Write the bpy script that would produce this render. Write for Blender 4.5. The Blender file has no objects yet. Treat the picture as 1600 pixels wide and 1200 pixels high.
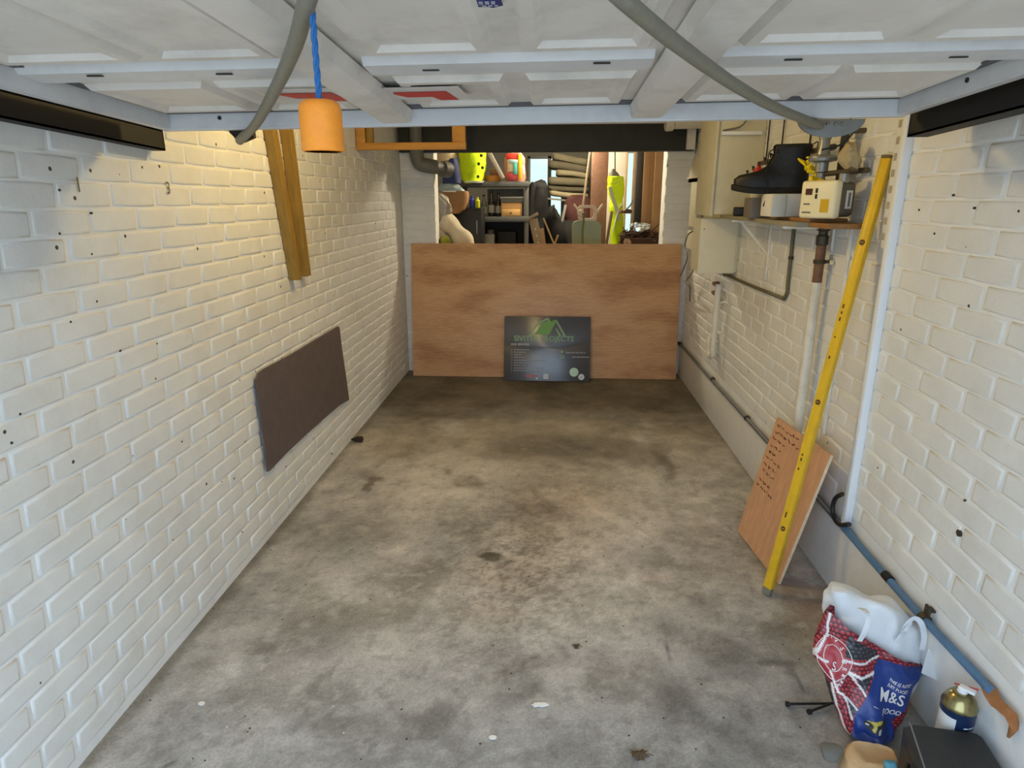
import bpy, bmesh, math, random
import numpy as np
from mathutils import Vector, Matrix

class noise:
    """smooth lattice noise from a fixed table, the same on every run"""
    _r = random.Random(77); _T = []
    for _k in range(4096): _T.append(_r.uniform(-1, 1))
    @staticmethod
    def _v(x, y, z, T, floor=math.floor):
        i, j, k = floor(x), floor(y), floor(z); x -= i; y -= j; z -= k
        x = x*x*(3-2*x); y = y*y*(3-2*y); z = z*z*(3-2*z)
        h = lambda a, b, c: T[(a*73+b*179+c*283+a*b*11+b*c*7) & 4095]
        a = h(i, j, k); a += (h(i+1, j, k)-a)*x; b = h(i, j+1, k); b += (h(i+1, j+1, k)-b)*x; a += (b-a)*y
        c = h(i, j, k+1); c += (h(i+1, j, k+1)-c)*x; d = h(i, j+1, k+1); d += (h(i+1, j+1, k+1)-d)*x; c += (d-c)*y
        return (a+(c-a)*z)*.8
    @staticmethod
    def noise(p): return noise._v(p[0], p[1], p[2], noise._T)
    @staticmethod
    def noise_vector(p):
        x, y, z = p; T = noise._T
        return Vector((noise._v(x+9.3, y-1.6, z+7.9, T), noise._v(x+31.5, y+20.2, z-4.4, T), noise._v(x-13.7, y+5.1, z+40.3, T)))

# ------------------------------------------------------------------ camera, sky, lamps, exposure
SC = bpy.context.scene
COL = SC.collection
CAM_Z = 1.6
F_PX = 1000.0
PITCH, YAW, ROLL = math.radians(16.2), math.radians(-3.5), math.radians(-0.1)
_f = Vector((math.sin(YAW)*math.cos(PITCH), math.cos(YAW)*math.cos(PITCH), -math.sin(PITCH)))
_r = _f.cross(Vector((0, 0, 1))).normalized(); _u = _r.cross(_f)
_r2 = _r*math.cos(ROLL) + _u*math.sin(ROLL); _u2 = -_r*math.sin(ROLL) + _u*math.cos(ROLL)
cd = bpy.data.cameras.new('camera'); cam = bpy.data.objects.new('camera', cd); COL.objects.link(cam)
cd.sensor_width = 36; cd.lens = F_PX/1600*36; cd.clip_start = .02
cam.matrix_world = Matrix(((_r2.x, _u2.x, -_f.x, 0), (_r2.y, _u2.y, -_f.y, 0), (_r2.z, _u2.z, -_f.z, CAM_Z), (0, 0, 0, 1)))
SC.camera = cam

W = bpy.data.worlds.new('overcast sky'); SC.world = W; W.use_nodes = True
W.node_tree.nodes['Background'].inputs[0].default_value = (.64, .81, 1.0, 1)
W.node_tree.nodes['Background'].inputs[1].default_value = 3.25
def lamp(name, loc, energy, col, size):
    l = bpy.data.lights.new(name, 'POINT'); l.energy = energy; l.color = col; l.shadow_soft_size = size
    o = bpy.data.objects.new(name, l); o.location = loc; COL.objects.link(o); return o
lamp('garage ceiling lamp', (-.50, 2.85, 2.27), 23, (1.0, .72, .29), .05)
lamp('store ceiling lamp', (.1, 6.9, 2.3), 62, (1.0, .87, .66), .08)
SC.view_settings.view_transform = 'Standard'; SC.view_settings.look = 'None'
SC.view_settings.exposure = 0.28; SC.view_settings.gamma = 1.0; SC.view_settings.use_curve_mapping = False
SC.cycles.max_bounces = 8; SC.cycles.diffuse_bounces = 5; SC.cycles.use_denoising = True

# ------------------------------------------------------------------ measuring: a photo pixel's ray met with a real plane
def ray(x, y):
    return _r2*((x-800)/F_PX) - _u2*((y-600)/F_PX) + _f
def P(x, y, X=None, Y=None, Z=None):
    d = ray(x, y)
    t = X/d.x if X is not None else Y/d.y if Y is not None else (Z-CAM_Z)/d.z
    return Vector((d.x*t, d.y*t, d.z*t + CAM_Z))

# ------------------------------------------------------------------ materials
def lin(c):
    c = c/255.0
    return c/12.92 if c <= .04045 else ((c+.055)/1.055)**2.4
def rgb(c): return (lin(c[0]), lin(c[1]), lin(c[2]), 1)
_M = {}
def M(name, col, rough=.6, var=.10, scale=9.0, bump=.0, bscale=60.0, metal=0, spec=.4, coat=0, stretch=None, dirt=None, dirt_scale=3.0, dirt_amt=.5, attr=None):
    """Object-coordinate noise mottling, optional dirt blotches and fine bump."""
    if name in _M: return _M[name]
    m = bpy.data.materials.new(name); m.use_nodes = True; nt = m.node_tree; N = nt.nodes; L = nt.links
    b = N['Principled BSDF']; b.inputs['Roughness'].default_value = rough; b.inputs['Metallic'].default_value = metal
    b.inputs['Specular IOR Level'].default_value = spec; b.inputs['Coat Weight'].default_value = coat
    geo = N.new('ShaderNodeNewGeometry'); src = geo.outputs['Position']
    if stretch:
        mp = N.new('ShaderNodeMapping'); mp.inputs['Scale'].default_value = stretch; L.new(src, mp.inputs[0]); src = mp.outputs[0]
    n = N.new('ShaderNodeTexNoise'); n.inputs['Scale'].default_value = scale; n.inputs['Detail'].default_value = 6; n.inputs['Roughness'].default_value = .62
    L.new(src, n.inputs['Vector'])
    mr = N.new('ShaderNodeMapRange'); mr.inputs[1].default_value = .3; mr.inputs[2].default_value = .7
    mr.inputs[3].default_value = 1-var; mr.inputs[4].default_value = 1+var*.6
    L.new(n.outputs[0], mr.inputs[0])
    mx = N.new('ShaderNodeMix'); mx.data_type = 'RGBA'; mx.blend_type = 'MULTIPLY'; mx.inputs[0].default_value = 1
    if attr:
        a = N.new('ShaderNodeAttribute'); a.attribute_name = attr; L.new(a.outputs['Color'], mx.inputs[6])
    else: mx.inputs[6].default_value = rgb(col)
    cc = N.new('ShaderNodeCombineColor')
    for i in range(3): L.new(mr.outputs[0], cc.inputs[i])
    L.new(cc.outputs[0], mx.inputs[7]); out = mx.outputs[2]
    if dirt:
        n2 = N.new('ShaderNodeTexNoise'); n2.inputs['Scale'].default_value = dirt_scale; n2.inputs['Detail'].default_value = 8; n2.inputs['Roughness'].default_value = .7
        L.new(src, n2.inputs['Vector'])
        r2 = N.new('ShaderNodeMapRange'); r2.inputs[1].default_value = .5; r2.inputs[2].default_value = .72; r2.inputs[3].default_value = 0; r2.inputs[4].default_value = dirt_amt
        L.new(n2.outputs[0], r2.inputs[0])
        m2 = N.new('ShaderNodeMix'); m2.data_type = 'RGBA'; L.new(r2.outputs[0], m2.inputs[0]); L.new(out, m2.inputs[6]); m2.inputs[7].default_value = rgb(dirt); out = m2.outputs[2]
    L.new(out, b.inputs['Base Color'])
    if bump:
        n3 = N.new('ShaderNodeTexNoise'); n3.inputs['Scale'].default_value = bscale; n3.inputs['Detail'].default_value = 5
        L.new(src, n3.inputs['Vector'])
        bp = N.new('ShaderNodeBump'); bp.inputs['Strength'].default_value = bump; bp.inputs['Distance'].default_value = .004
        L.new(n3.outputs[0], bp.inputs['Height']); L.new(bp.outputs[0], b.inputs['Normal'])
    _M[name] = m; return m
def specks(m, scale, size, col, amt=1.0):
    """scattered dark or pale specks over a material's base colour"""
    nt = m.node_tree; N = nt.nodes; L = nt.links; b = N['Principled BSDF']; old = b.inputs['Base Color'].links[0].from_socket
    geo = N.new('ShaderNodeNewGeometry'); v = N.new('ShaderNodeTexVoronoi'); v.inputs['Scale'].default_value = scale; v.inputs['Randomness'].default_value = 1
    L.new(geo.outputs['Position'], v.inputs['Vector'])
    lt = N.new('ShaderNodeMath'); lt.operation = 'LESS_THAN'; lt.inputs[1].default_value = size; L.new(v.outputs['Distance'], lt.inputs[0])
    sep = N.new('ShaderNodeSeparateColor'); L.new(v.outputs['Color'], sep.inputs[0])
    gt = N.new('ShaderNodeMath'); gt.operation = 'GREATER_THAN'; gt.inputs[1].default_value = 1-amt; L.new(sep.outputs[0], gt.inputs[0])
    mu = N.new('ShaderNodeMath'); mu.operation = 'MULTIPLY'; L.new(lt.outputs[0], mu.inputs[0]); L.new(gt.outputs[0], mu.inputs[1])
    mx = N.new('ShaderNodeMix'); mx.data_type = 'RGBA'; L.new(mu.outputs[0], mx.inputs[0]); L.new(old, mx.inputs[6]); mx.inputs[7].default_value = rgb(col)
    L.new(mx.outputs[2], b.inputs['Base Color'])
def glass(name, col, rough=.05, mixf=.25):
    m = bpy.data.materials.new(name); m.use_nodes = True; nt = m.node_tree; N = nt.nodes; L = nt.links
    for n in list(N): N.remove(n)
    o = N.new('ShaderNodeOutputMaterial'); t = N.new('ShaderNodeBsdfTransparent'); t.inputs[0].default_value = rgb(col)
    g = N.new('ShaderNodeBsdfGlossy'); g.inputs['Roughness'].default_value = rough; mx = N.new('ShaderNodeMixShader'); mx.inputs[0].default_value = mixf
    tex = N.new('ShaderNodeTexNoise'); tex.inputs['Scale'].default_value = 14
    mr = N.new('ShaderNodeMapRange'); mr.inputs[3].default_value = mixf*.5; mr.inputs[4].default_value = mixf*1.5
    L.new(tex.outputs[0], mr.inputs[0]); L.new(mr.outputs[0], mx.inputs[0])
    L.new(t.outputs[0], mx.inputs[1]); L.new(g.outputs[0], mx.inputs[2]); L.new(mx.outputs[0], o.inputs[0]); return m

# ------------------------------------------------------------------ mesh building
def chain_origin(p):
    o = Vector((0, 0, 0))
    while p is not None: o += p.location; p = p.parent
    return o
def tag(o, label=None, cat=None, group=None, kind=None):
    if label: o['label'] = label
    if cat: o['category'] = cat
    if group: o['group'] = group
    if kind: o['kind'] = kind
    return o
def thing(name, label, cat, loc, group=None):
    o = bpy.data.objects.new(name, None); COL.objects.link(o); o.location = Vector(loc); o.empty_display_size = .05
    return tag(o, label, cat, group)
def spline(pts, n=8):
    pts = [Vector(p) for p in pts]
    if len(pts) < 3: return pts
    out = []
    q = [pts[0]*2-pts[1]] + pts + [pts[-1]*2-pts[-2]]
    for i in range(1, len(q)-2):
        a, b, c, d = q[i-1:i+3]
        for k in range(n):
            t = k/n
            out.append(.5*((2*b)+(c-a)*t+(2*a-5*b+4*c-d)*t*t+(3*b-a-3*c+d)*t**3))
    out.append(pts[-1]); return out
class B:
    def __init__(s): s.bm = bmesh.new()
    def box(s, p0, p1, bev=0, seg=2, rot=None, piv=None):
        p0 = Vector(p0); p1 = Vector(p1); c = (p0+p1)/2; d = Vector([max(abs(a), 1e-4) for a in (p1-p0)])
        r = bmesh.ops.create_cube(s.bm, size=1, matrix=Matrix.Translation(c) @ Matrix.Diagonal(d).to_4x4())
        vs = r['verts']
        if bev:
            bev = min(bev, min(d)*.45)
            es = list({e for v in vs for e in v.link_edges})
            r = bmesh.ops.bevel(s.bm, geom=es, offset=bev, segments=seg, affect='EDGES', profile=.5)
            fs = r['faces']; vs = list({v for v in r['verts']} | {v for f in fs for v in f.verts})
        if rot is not None:
            piv = Vector(piv) if piv is not None else c
            mt = Matrix.Translation(piv) @ rot.to_4x4() @ Matrix.Translation(-piv)
            for v in vs: v.co = mt @ v.co
        return s
    def obox(s, c, ax, half, bev=0, seg=2):
        """box on three axes: centre, (a,b,c) unit vectors, half sizes"""
        R = Matrix((ax[0], ax[1], ax[2])).transposed()
        h = Vector(half); c = Vector(c)
        return s.box(c-h, c+h, bev, seg, R, c)
    def poly(s, pts, ext):
        """closed outline extruded along a vector"""
        ext = Vector(ext); a = [s.bm.verts.new(Vector(p)) for p in pts]; b = [s.bm.verts.new(Vector(p)+ext) for p in pts]
        n = len(a); s.bm.faces.new(a); s.bm.faces.new(b[::-1])
        for i in range(n): s.bm.faces.new((a[i], b[i], b[(i+1) % n], a[(i+1) % n]))
        return s
    def rings(s, rings, cap0=True, cap1=True, close=True):
        vs = [[s.bm.verts.new(p) for p in r] for r in rings]; n = len(vs[0])
        for a, b in zip(vs, vs[1:]):
            for i in range(n if close else n-1):
                s.bm.faces.new((a[i], a[(i+1) % n], b[(i+1) % n], b[i]))
        if cap0: s.bm.faces.new(vs[0][::-1])
        if cap1: s.bm.faces.new(vs[-1])
        return s
    def tube(s, pts, r, seg=10, sm=0, flat=1.0, caps=True):
        pts = spline(pts, sm) if sm else [Vector(p) for p in pts]
        n = len(pts); R = (lambda i: r[0]+(r[1]-r[0])*i/(n-1)) if isinstance(r, (tuple, list)) else (lambda i: r)
        t0 = (pts[1]-pts[0]).normalized(); up = Vector((0, 0, 1)) if abs(t0.z) < .9 else Vector((0, 1, 0))
        side = t0.cross(up).normalized(); out = []
        for i in range(n):
            t = (pts[min(i+1, n-1)]-pts[max(i-1, 0)]).normalized()
            side = (side - t*side.dot(t)).normalized(); w = t.cross(side)
            out.append([pts[i] + (side*math.cos(a)+w*math.sin(a)*flat)*R(i) for a in [2*math.pi*k/seg for k in range(seg)]])
        return s.rings(out, caps, caps)
    def lathe(s, prof, o, axis=(0, 0, 1), seg=24):
        """prof: (radius, height) along the axis from o"""
        o = Vector(o); ax = Vector(axis).normalized(); a = ax.orthogonal().normalized(); b = ax.cross(a)
        return s.rings([[o+ax*h+(a*math.cos(k)+b*math.sin(k))*max(r, 1e-4) for k in [2*math.pi*i/seg for i in range(seg)]] for r, h in prof])
    def lump(s, rows, Y, d, n=20, wob=.006, seed=0, pw=2.4, wsc=14.0, close_top=True):
        """soft body (cloth, bag, sack) from rows (photo y, left x, right x[, dY, depth factor]) standing at depth Y"""
        rs = []
        rows2 = []
        for i in range(len(rows)-1):
            a = tuple(rows[i])+(0, 1)[len(rows[i])-3:]; b = tuple(rows[i+1])+(0, 1)[len(rows[i+1])-3:]
            for k in range(3): rows2.append([a[j]+(b[j]-a[j])*k/3 for j in range(5)])
        rows2.append(list(tuple(rows[-1])+(0, 1)[len(rows[-1])-3:]))
        for y, xl, xr, dy, df in rows2:
            Lp = P(xl, y, Y=Y+dy); Rp = P(xr, y, Y=Y+dy); c = (Lp+Rp)/2; a = (Rp-Lp).length/2; ring = []
            for k in range(n):
                th = 2*math.pi*k/n; cs, sn = math.cos(th), math.sin(th)
                q = Vector((c.x+a*math.copysign(abs(cs)**(2/pw), cs), c.y+d*df+d*df*math.copysign(abs(sn)**(2/pw), sn), c.z))
                w = noise.noise_vector(Vector((q.x*wsc+seed*7.3, q.y*wsc, q.z*wsc*.6)))*wob + noise.noise_vector(q*wsc*2.3+Vector((seed, 3, 1)))*wob*.5
                ring.append(q+w)
            rs.append(ring)
        return s.rings(rs, True, close_top)
    def data(s, verts, faces):
        vs = [s.bm.verts.new(v) for v in verts]
        for f in faces:
            try: s.bm.faces.new([vs[i] for i in f])
            except ValueError: pass
        return s
    def build(s, name, mat, parent=None, smooth=40, label=None, cat=None, group=None, kind=None, base=None, me=None):
        bmesh.ops.recalc_face_normals(s.bm, faces=s.bm.faces)
        if parent is not None: o0 = chain_origin(parent)
        else:
            cs = [v.co for v in s.bm.verts]; lo = [min(c[i] for c in cs) for i in range(3)]; hi = [max(c[i] for c in cs) for i in range(3)]
            o0 = Vector(((lo[0]+hi[0])/2, (lo[1]+hi[1])/2, lo[2])) if base is None else Vector(base)
        for v in s.bm.verts: v.co -= o0
        me = bpy.data.meshes.new(name); s.bm.to_mesh(me); s.bm.free()
        if smooth:
            me.polygons.foreach_set('use_smooth', [True]*len(me.polygons)); me.set_sharp_from_angle(angle=math.radians(smooth))
        me.materials.append(mat)
        o = bpy.data.objects.new(name, me); COL.objects.link(o)
        if parent is not None: o.parent = parent
        else: o.location = o0
        return tag(o, label, cat, group, kind)
_TC = {}
def text_geo(body, size=1.0, align='CENTER', bold=0):
    k = (body, align, bold)
    if k not in _TC:
        c = bpy.data.curves.new('letters', 'FONT'); c.body = body; c.align_x = align; c.size = 1; c.resolution_u = 3; c.offset = bold
        o = bpy.data.objects.new('letters', c); COL.objects.link(o)
        dg = bpy.context.evaluated_depsgraph_get(); me = bpy.data.meshes.new_from_object(o.evaluated_get(dg))
        _TC[k] = ([v.co.copy() for v in me.vertices], [tuple(p.vertices) for p in me.polygons])
        bpy.data.objects.remove(o); bpy.data.curves.remove(c); bpy.data.meshes.remove(me)
    v, f = _TC[k]
    return [(p.x*size, p.y*size) for p in v], f
def text_on(b, body, size, place, align='CENTER', bold=0):
    """lettering laid onto a surface by place(u, v)"""
    v, f = text_geo(body, size, align, bold)
    return b.data([place(x, y) for x, y in v], f)

def plane_place(o, u, v, n, off=.0006):
    o = Vector(o); u = Vector(u); v = Vector(v); n = Vector(n)
    return lambda a, c: o+u*a+v*c+n*off

# ------------------------------------------------------------------ shared materials
paint = M('cream masonry paint', (226, 227, 224), .55, .07, 5, .25, 90, dirt=(186, 176, 152), dirt_scale=2.2, dirt_amt=.30)
specks(paint, 9, .055, (84, 72, 58), .30)
mortar = M('painted mortar joints', (234, 235, 233), .6, .06, 8, .2, 120, dirt=(190, 182, 160), dirt_scale=3, dirt_amt=.3)
plinthm = M('white rendered plinth', (218, 219, 218), .6, .10, 5, .5, 40, dirt=(150, 146, 138), dirt_scale=5, dirt_amt=.35)
trimw = M('white plastic trim', (236, 240, 244), .35, .04, 5)
ceilm = M('garage ceiling board', (205, 196, 176), .8, .08, 3)
doorw = M('white door steel', (226, 221, 214), .45, .07, 6, .12, 50, dirt=(150, 146, 138), dirt_scale=4, dirt_amt=.38)
doorf = M('pale grey door frame steel', (214, 215, 216), .4, .06, 8, .1, 60, dirt=(140, 138, 135), dirt_scale=6, dirt_amt=.28)
black = M('black painted steel', (15, 15, 16), .6, .2, 12)
beamm = M('dark grey painted beam', (52, 54, 52), .6, .15, 7, .1)
timber = M('orange toned timber', (196, 140, 62), .55, .22, 5, .1, 40, stretch=(1, 8, 8))
timber2 = M('brown stained batten', (150, 118, 50), .6, .25, 6, .1, 40, stretch=(10, 10, 1))
galv = M('galvanised steel', (150, 152, 150), .42, .15, 20, metal=.7)
rust = M('rusty iron', (120, 88, 66), .75, .35, 25, .4, 60)
grease = M('dark brass fitting', (74, 66, 52), .55, .3, 30, metal=.4)
creamp = M('cream plastic', (224, 216, 190), .45, .05, 8)
whitep = M('white plastic pipe', (226, 222, 208), .4, .08, 12, dirt=(150, 128, 92), dirt_scale=8, dirt_amt=.35)
yellowp = M('bright yellow plastic', (240, 214, 20), .5, .1, 20)
blackp = M('matt black plastic', (24, 24, 26), .5, .2, 20)
greyp = M('mid grey plastic', (112, 112, 106), .55, .12, 10)

# ------------------------------------------------------------------ floor
XL, XR, YB = -1.36, 1.22, 5.93
def vnoise(x, y, seed):
    rs = np.random.RandomState(seed); T = rs.rand(256, 256)
    xi = np.floor(x).astype(int); yi = np.floor(y).astype(int); fx = x-xi; fy = y-yi
    fx = fx*fx*(3-2*fx); fy = fy*fy*(3-2*fy)
    g = lambda a, b: T[a % 256, b % 256]
    return (g(xi, yi)*(1-fx)+g(xi+1, yi)*fx)*(1-fy)+(g(xi, yi+1)*(1-fx)+g(xi+1, yi+1)*fx)*fy
def fbm(x, y, sc, seed, octv=5, gain=.55):
    a = 1; t = 0; s = 0
    for i in range(octv):
        t = t+a*vnoise(x*sc+17.3*i, y*sc+9.1*i, seed+i); s += a; a *= gain; sc *= 2.05
    return t/s
def floor_mesh():
    xs = np.linspace(-1.40, 1.30, 217); ys = np.concatenate([np.linspace(.9, 3.4, 235), np.linspace(3.4, 6.2, 150)[1:]])
    X, Y = np.meshgrid(xs, ys); nx, ny = len(xs), len(ys)
    col = np.empty((ny, nx, 3)); base = np.array([.42, .41, .392])
    big = fbm(X, Y, 1.3, 5); mid = fbm(X, Y, 4.5, 11); fine = fbm(X, Y, 15, 23); vf = fbm(X, Y, 60, 31, 3)
    k = 1+1.35*(big-.5)+.75*(mid-.5)+.5*(fine-.5)+.14*(vf-.5)
    col[:] = base*k[..., None]
    wx = X+.10*(fbm(X, Y, 6, 41)-.5)*2; wy = Y+.10*(fbm(X, Y, 6, 47)-.5)*2
    def mix(mask, c, amt):
        m = np.clip(mask*amt, 0, 1)[..., None]; col[:] = col*(1-m)+np.array(c)*k[..., None]*m
    sm = lambda v: np.clip(v, 0, 1)**2*(3-2*np.clip(v, 0, 1))
    def blob(px, py, rx, ry, c, amt, soft=.5, warp=1):
        p = P(px, py, Z=0); q = P(px+rx, py, Z=0); rX = (q-p).length; rY = abs((P(px, py-ry, Z=0)-p).length)
        ux = X+(wx-X)*warp; uy = Y+(wy-Y)*warp
        d = np.sqrt(((ux-p.x)/rX)**2+((uy-p.y)/rY)**2); mix(sm((1+soft-d)/(2*soft)), c, amt)
    brown = [.20, .165, .115]; dark = [.115, .098, .072]; pale = [.52, .50, .47]; blue = [.36, .37, .38]; rusty = [.36, .255, .175]
    # damp grimy back third of the slab, ending at an old joint
    mix(sm((wy-3.2)/1.3), [.27, .232, .170], .85)
    mix(sm((Y+.02*(mid-.5)-4.52)/.08), dark, .45)
    mix(sm((wy-5.0)/.6), [.16, .135, .09], .35)
    blob(880, 630, 80, 30, dark, .5, .8); blob(1010, 625, 50, 25, brown, .5, .8)
    blob(890, 700, 135, 22, dark, .72, .5); blob(800, 700, 40, 26, dark, .45, .6); blob(1030, 715, 14, 28, dark, .7, .5)
    blob(680, 650, 60, 10, brown, .6, .7); blob(620, 700, 40, 16, brown, .5, .7)
    blob(740, 752, 26, 8, dark, .7, .6); blob(700, 738, 9, 6, dark, .7, .6); blob(590, 745, 14, 8, dark, .8, .6, 2); blob(575, 760, 5, 10, dark, .8)
    for a in ((740, 735, 30, 12), (700, 665, 26, 10), (1005, 686, 18, 5), (1010, 663, 10, 4), (610, 765, 20, 6), (660, 815, 16, 8), (705, 922, 17, 10), (520, 835, 40, 14), (450, 870, 60, 12), (610, 1010, 60, 20), (330, 1190, 40, 14), (700, 1090, 90, 30), (1000, 960, 80, 14), (1060, 940, 26, 8)):
        blob(*a, pale, .55, .7)
    for a in ((680, 850, 34, 30), (540, 855, 40, 20)): blob(*a, blue, .6, .7)
    for a in ((860, 800, 60, 60), (790, 900, 60, 30), (1020, 905, 12, 8), (900, 780, 70, 20), (760, 960, 50, 20)): blob(*a, rusty, .32, .9)
    blob(1262, 925, 46, 40, [.30, .205, .15], .75, .6); blob(1265, 985, 40, 30, [.33, .24, .18], .5, .7)
    blob(772, 870, 20, 7, [.05, .044, .036], .95, .18, .35); blob(790, 876, 12, 4, [.05, .044, .036], .7, .4, .4)
    for a in ((470, 990, 60, 34), (400, 1010, 40, 20), (525, 1080, 34, 24), (430, 1075, 70, 30), (560, 960, 60, 20), (300, 1060, 40, 24), (800, 1045, 34, 12), (835, 1080, 14, 12), (920, 895, 36, 8), (1110, 885, 50, 8), (1100, 1010, 30, 14), (960, 895, 10, 6), (650, 1140, 30, 10), (820, 1190, 18, 9), (520, 1125, 30, 6), (380, 1150, 30, 16), (1240, 1020, 40, 22), (640, 900, 60, 20), (560, 830, 50, 20), (1190, 870, 40, 20)):
        blob(*a, [.19, .176, .152], .55, .8)
    blob(1205, 1034, 36, 5, [.14, .135, .13], .65, .5, .3); blob(1238, 1050, 7, 14, [.12, .12, .12], .6, .5, .2)
    blob(1252, 1068, 4, 12, [.10, .10, .10], .7, .5, .1); blob(1044, 1022, 1.5, 16, [.10, .10, .10], .85, .5, .05)
    blob(500, 1060, 6, 30, [.2, .19, .17], .6, .5); blob(370, 1160, 5, 24, [.2, .19, .17], .6, .5); blob(250, 1190, 12, 4, [.1, .09, .08], .7)
    mix(sm((fbm(X, Y, 3.2, 131, 5)-.53)/.14), [.22, .205, .178], .50)
    # pitted aggregate showing through down the middle
    agg = (fbm(X, Y, 70, 77, 2) > .56)*np.exp(-((X+.12)/.35)**2)*np.exp(-((Y-2.55)/.65)**2); mix(agg, dark, .5)
    mix(sm((fbm(X, Y, 26, 91, 4)-.58)/.10), [.20, .19, .165], .35); mix(sm((.42-fbm(X, Y, 20, 99, 4))/.10), [.58, .56, .53], .30*np.clip((4.2-Y)/1.2, 0, 1))
    # grime line along both walls
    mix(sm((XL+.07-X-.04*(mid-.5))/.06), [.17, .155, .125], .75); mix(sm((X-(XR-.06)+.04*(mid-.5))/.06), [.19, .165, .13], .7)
    Z = .006*(big-.5)*np.clip(1-np.abs(X)/2, 0, 1)-.004
    me = bpy.data.meshes.new('floor'); vs = np.stack([X, Y, Z], -1).reshape(-1, 3)
    idx = np.arange(nx*ny).reshape(ny, nx); fc = np.stack([idx[:-1, :-1], idx[:-1, 1:], idx[1:, 1:], idx[1:, :-1]], -1).reshape(-1, 4)
    me.vertices.add(len(vs)); me.vertices.foreach_set('co', vs.ravel())
    me.loops.add(fc.size); me.loops.foreach_set('vertex_index', fc.ravel().astype(np.int32))
    me.polygons.add(len(fc)); me.polygons.foreach_set('loop_start', np.arange(0, fc.size, 4, dtype=np.int32)); me.update(calc_edges=True)
    me.polygons.foreach_set('use_smooth', [True]*len(fc))
    at = me.color_attributes.new('stains', 'FLOAT_COLOR', 'POINT'); at.data.foreach_set('color', np.concatenate([np.clip(col, .02, .9).reshape(-1, 3), np.ones((nx*ny, 1))], 1).ravel())
    m = M('stained concrete', (0, 0, 0), .75, .24, 120, .35, 140, attr='stains', spec=.3)
    specks(m, 16, .05, (226, 222, 212), .10); specks(m, 26, .10, (74, 66, 58), .16)
    me.materials.append(m); o = bpy.data.objects.new('floor', me); COL.objects.link(o)
    return tag(o, 'stained grey concrete garage floor, darker and damp towards the back', kind='structure')
floor = floor_mesh()
for px, py, w, h in ((843, 1101, 17, 4), (770, 1152, 6, 3), (315, 1099, 5, 2.5)):   # dried splashes of white paint
    b = B(); c = P(px, py, Z=0); s = (P(px+w, py, Z=0)-c).length; t = (P(px, py-h, Z=0)-c).length
    rr = random.Random(int(px)); pts = []
    for k in range(22):
        a = 2*math.pi*k/22; r = 1 if w < 10 else rr.uniform(.45, 1.1); pts.append((c.x+s*r*math.cos(a), c.y+t*r*math.sin(a), -.002))
    b.poly(pts, (0, 0, .0035)); b.build('paint_splash', M('dried white paint', (235, 235, 232), .5, .03), floor, 0)

# ------------------------------------------------------------------ brick walls
def brick_mesh(seed, L, Hh, far=False):
    """painted brick: local x along the course, z up, y out of the wall; rounded uneven arrises"""
    r = random.Random(seed); n = 3
    def ring(ins, y, j):
        h, v = L/2-ins, Hh/2-ins; o = []
        for (ax, az, bx, bz) in ((-h, -v, h, -v), (h, -v, h, v), (h, v, -h, v), (-h, v, -h, -v)):
            k = 3 if abs(ax-bx) > abs(az-bz) else 1
            for i in range(k): t = (i+.06*(i == 0))/k; o.append(Vector((ax+(bx-ax)*t+r.uniform(-j, j)*1.3, y, az+(bz-az)*t+r.uniform(-j, j)*.7)))
        return o
    b = B(); ty, tz = r.uniform(-.0012, .0012), r.uniform(-.0009, .0009)
    rs = [ring(-.001, -.008, 0), ring(.0008, -.0024, .0008), ring(.0045, -.0002, .0012), ring(.0095, .0, .0012)]
    for q in rs[2:]:
        for p in q: p.y += ty*p.x/L*2+tz
    b.rings(rs, False, True); bmesh.ops.recalc_face_normals(b.bm, faces=b.bm.faces)
    me = bpy.data.meshes.new('brick'); b.bm.to_mesh(me); b.bm.free()
    me.polygons.foreach_set('use_smooth', [True]*len(me.polygons)); me.materials.append(paint); return me
BRL = [brick_mesh(i, .2145, .0672) for i in range(9)]
BRR = [brick_mesh(20+i, .2175, .0702) for i in range(9)]
BRH = [brick_mesh(40+i, .1, .0672) for i in range(5)]
rnd = random.Random(4)
def lay_bricks(wall, slots, meshes, limit=300):
    """slots: (location, rotation about z, half?) nearest first; the first LIMIT as bricks, the rest joined"""
    rest = []
    o0 = wall.location
    for i, (loc, rz, half) in enumerate(slots):
        me = rnd.choice(BRH if half else meshes)
        mt = Matrix.Translation(Vector(loc)-o0+Vector((0, 0, rnd.uniform(-.0012, .0012)))) @ Matrix.Rotation(rz, 4, 'Z') @ Matrix.Rotation(rnd.uniform(-.004, .004), 4, 'Y') @ Matrix.Rotation(rnd.choice((0, math.pi)) if False else 0, 4, 'Y')
        if i < limit:
            o = bpy.data.objects.new('brick', me); o.parent = wall; o.matrix_local = mt; COL.objects.link(o)
        else: rest.append((me, mt))
    if rest:
        vs = []; fs = []
        for me, mt in rest:
            k = len(vs); vs += [mt @ v.co for v in me.vertices]; fs += [[k+j for j in p.vertices] for p in me.polygons]
        me = bpy.data.meshes.new('brickwork'); me.from_pydata(vs, [], fs); me.polygons.foreach_set('use_smooth', [True]*len(fs)); me.materials.append(paint)
        o = bpy.data.objects.new('brickwork', me); COL.objects.link(o); o.parent = wall; tag(o, kind='stuff')
ZC = 2.46
b = B(); b.box((XL-.22, -.1, -.1), (XL-.0042, 6.15, ZC))
wall_left = b.build('wall_left', mortar, None, 0, 'long painted brick wall with the grey mat and battens on it', kind='structure')
slots = []
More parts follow.
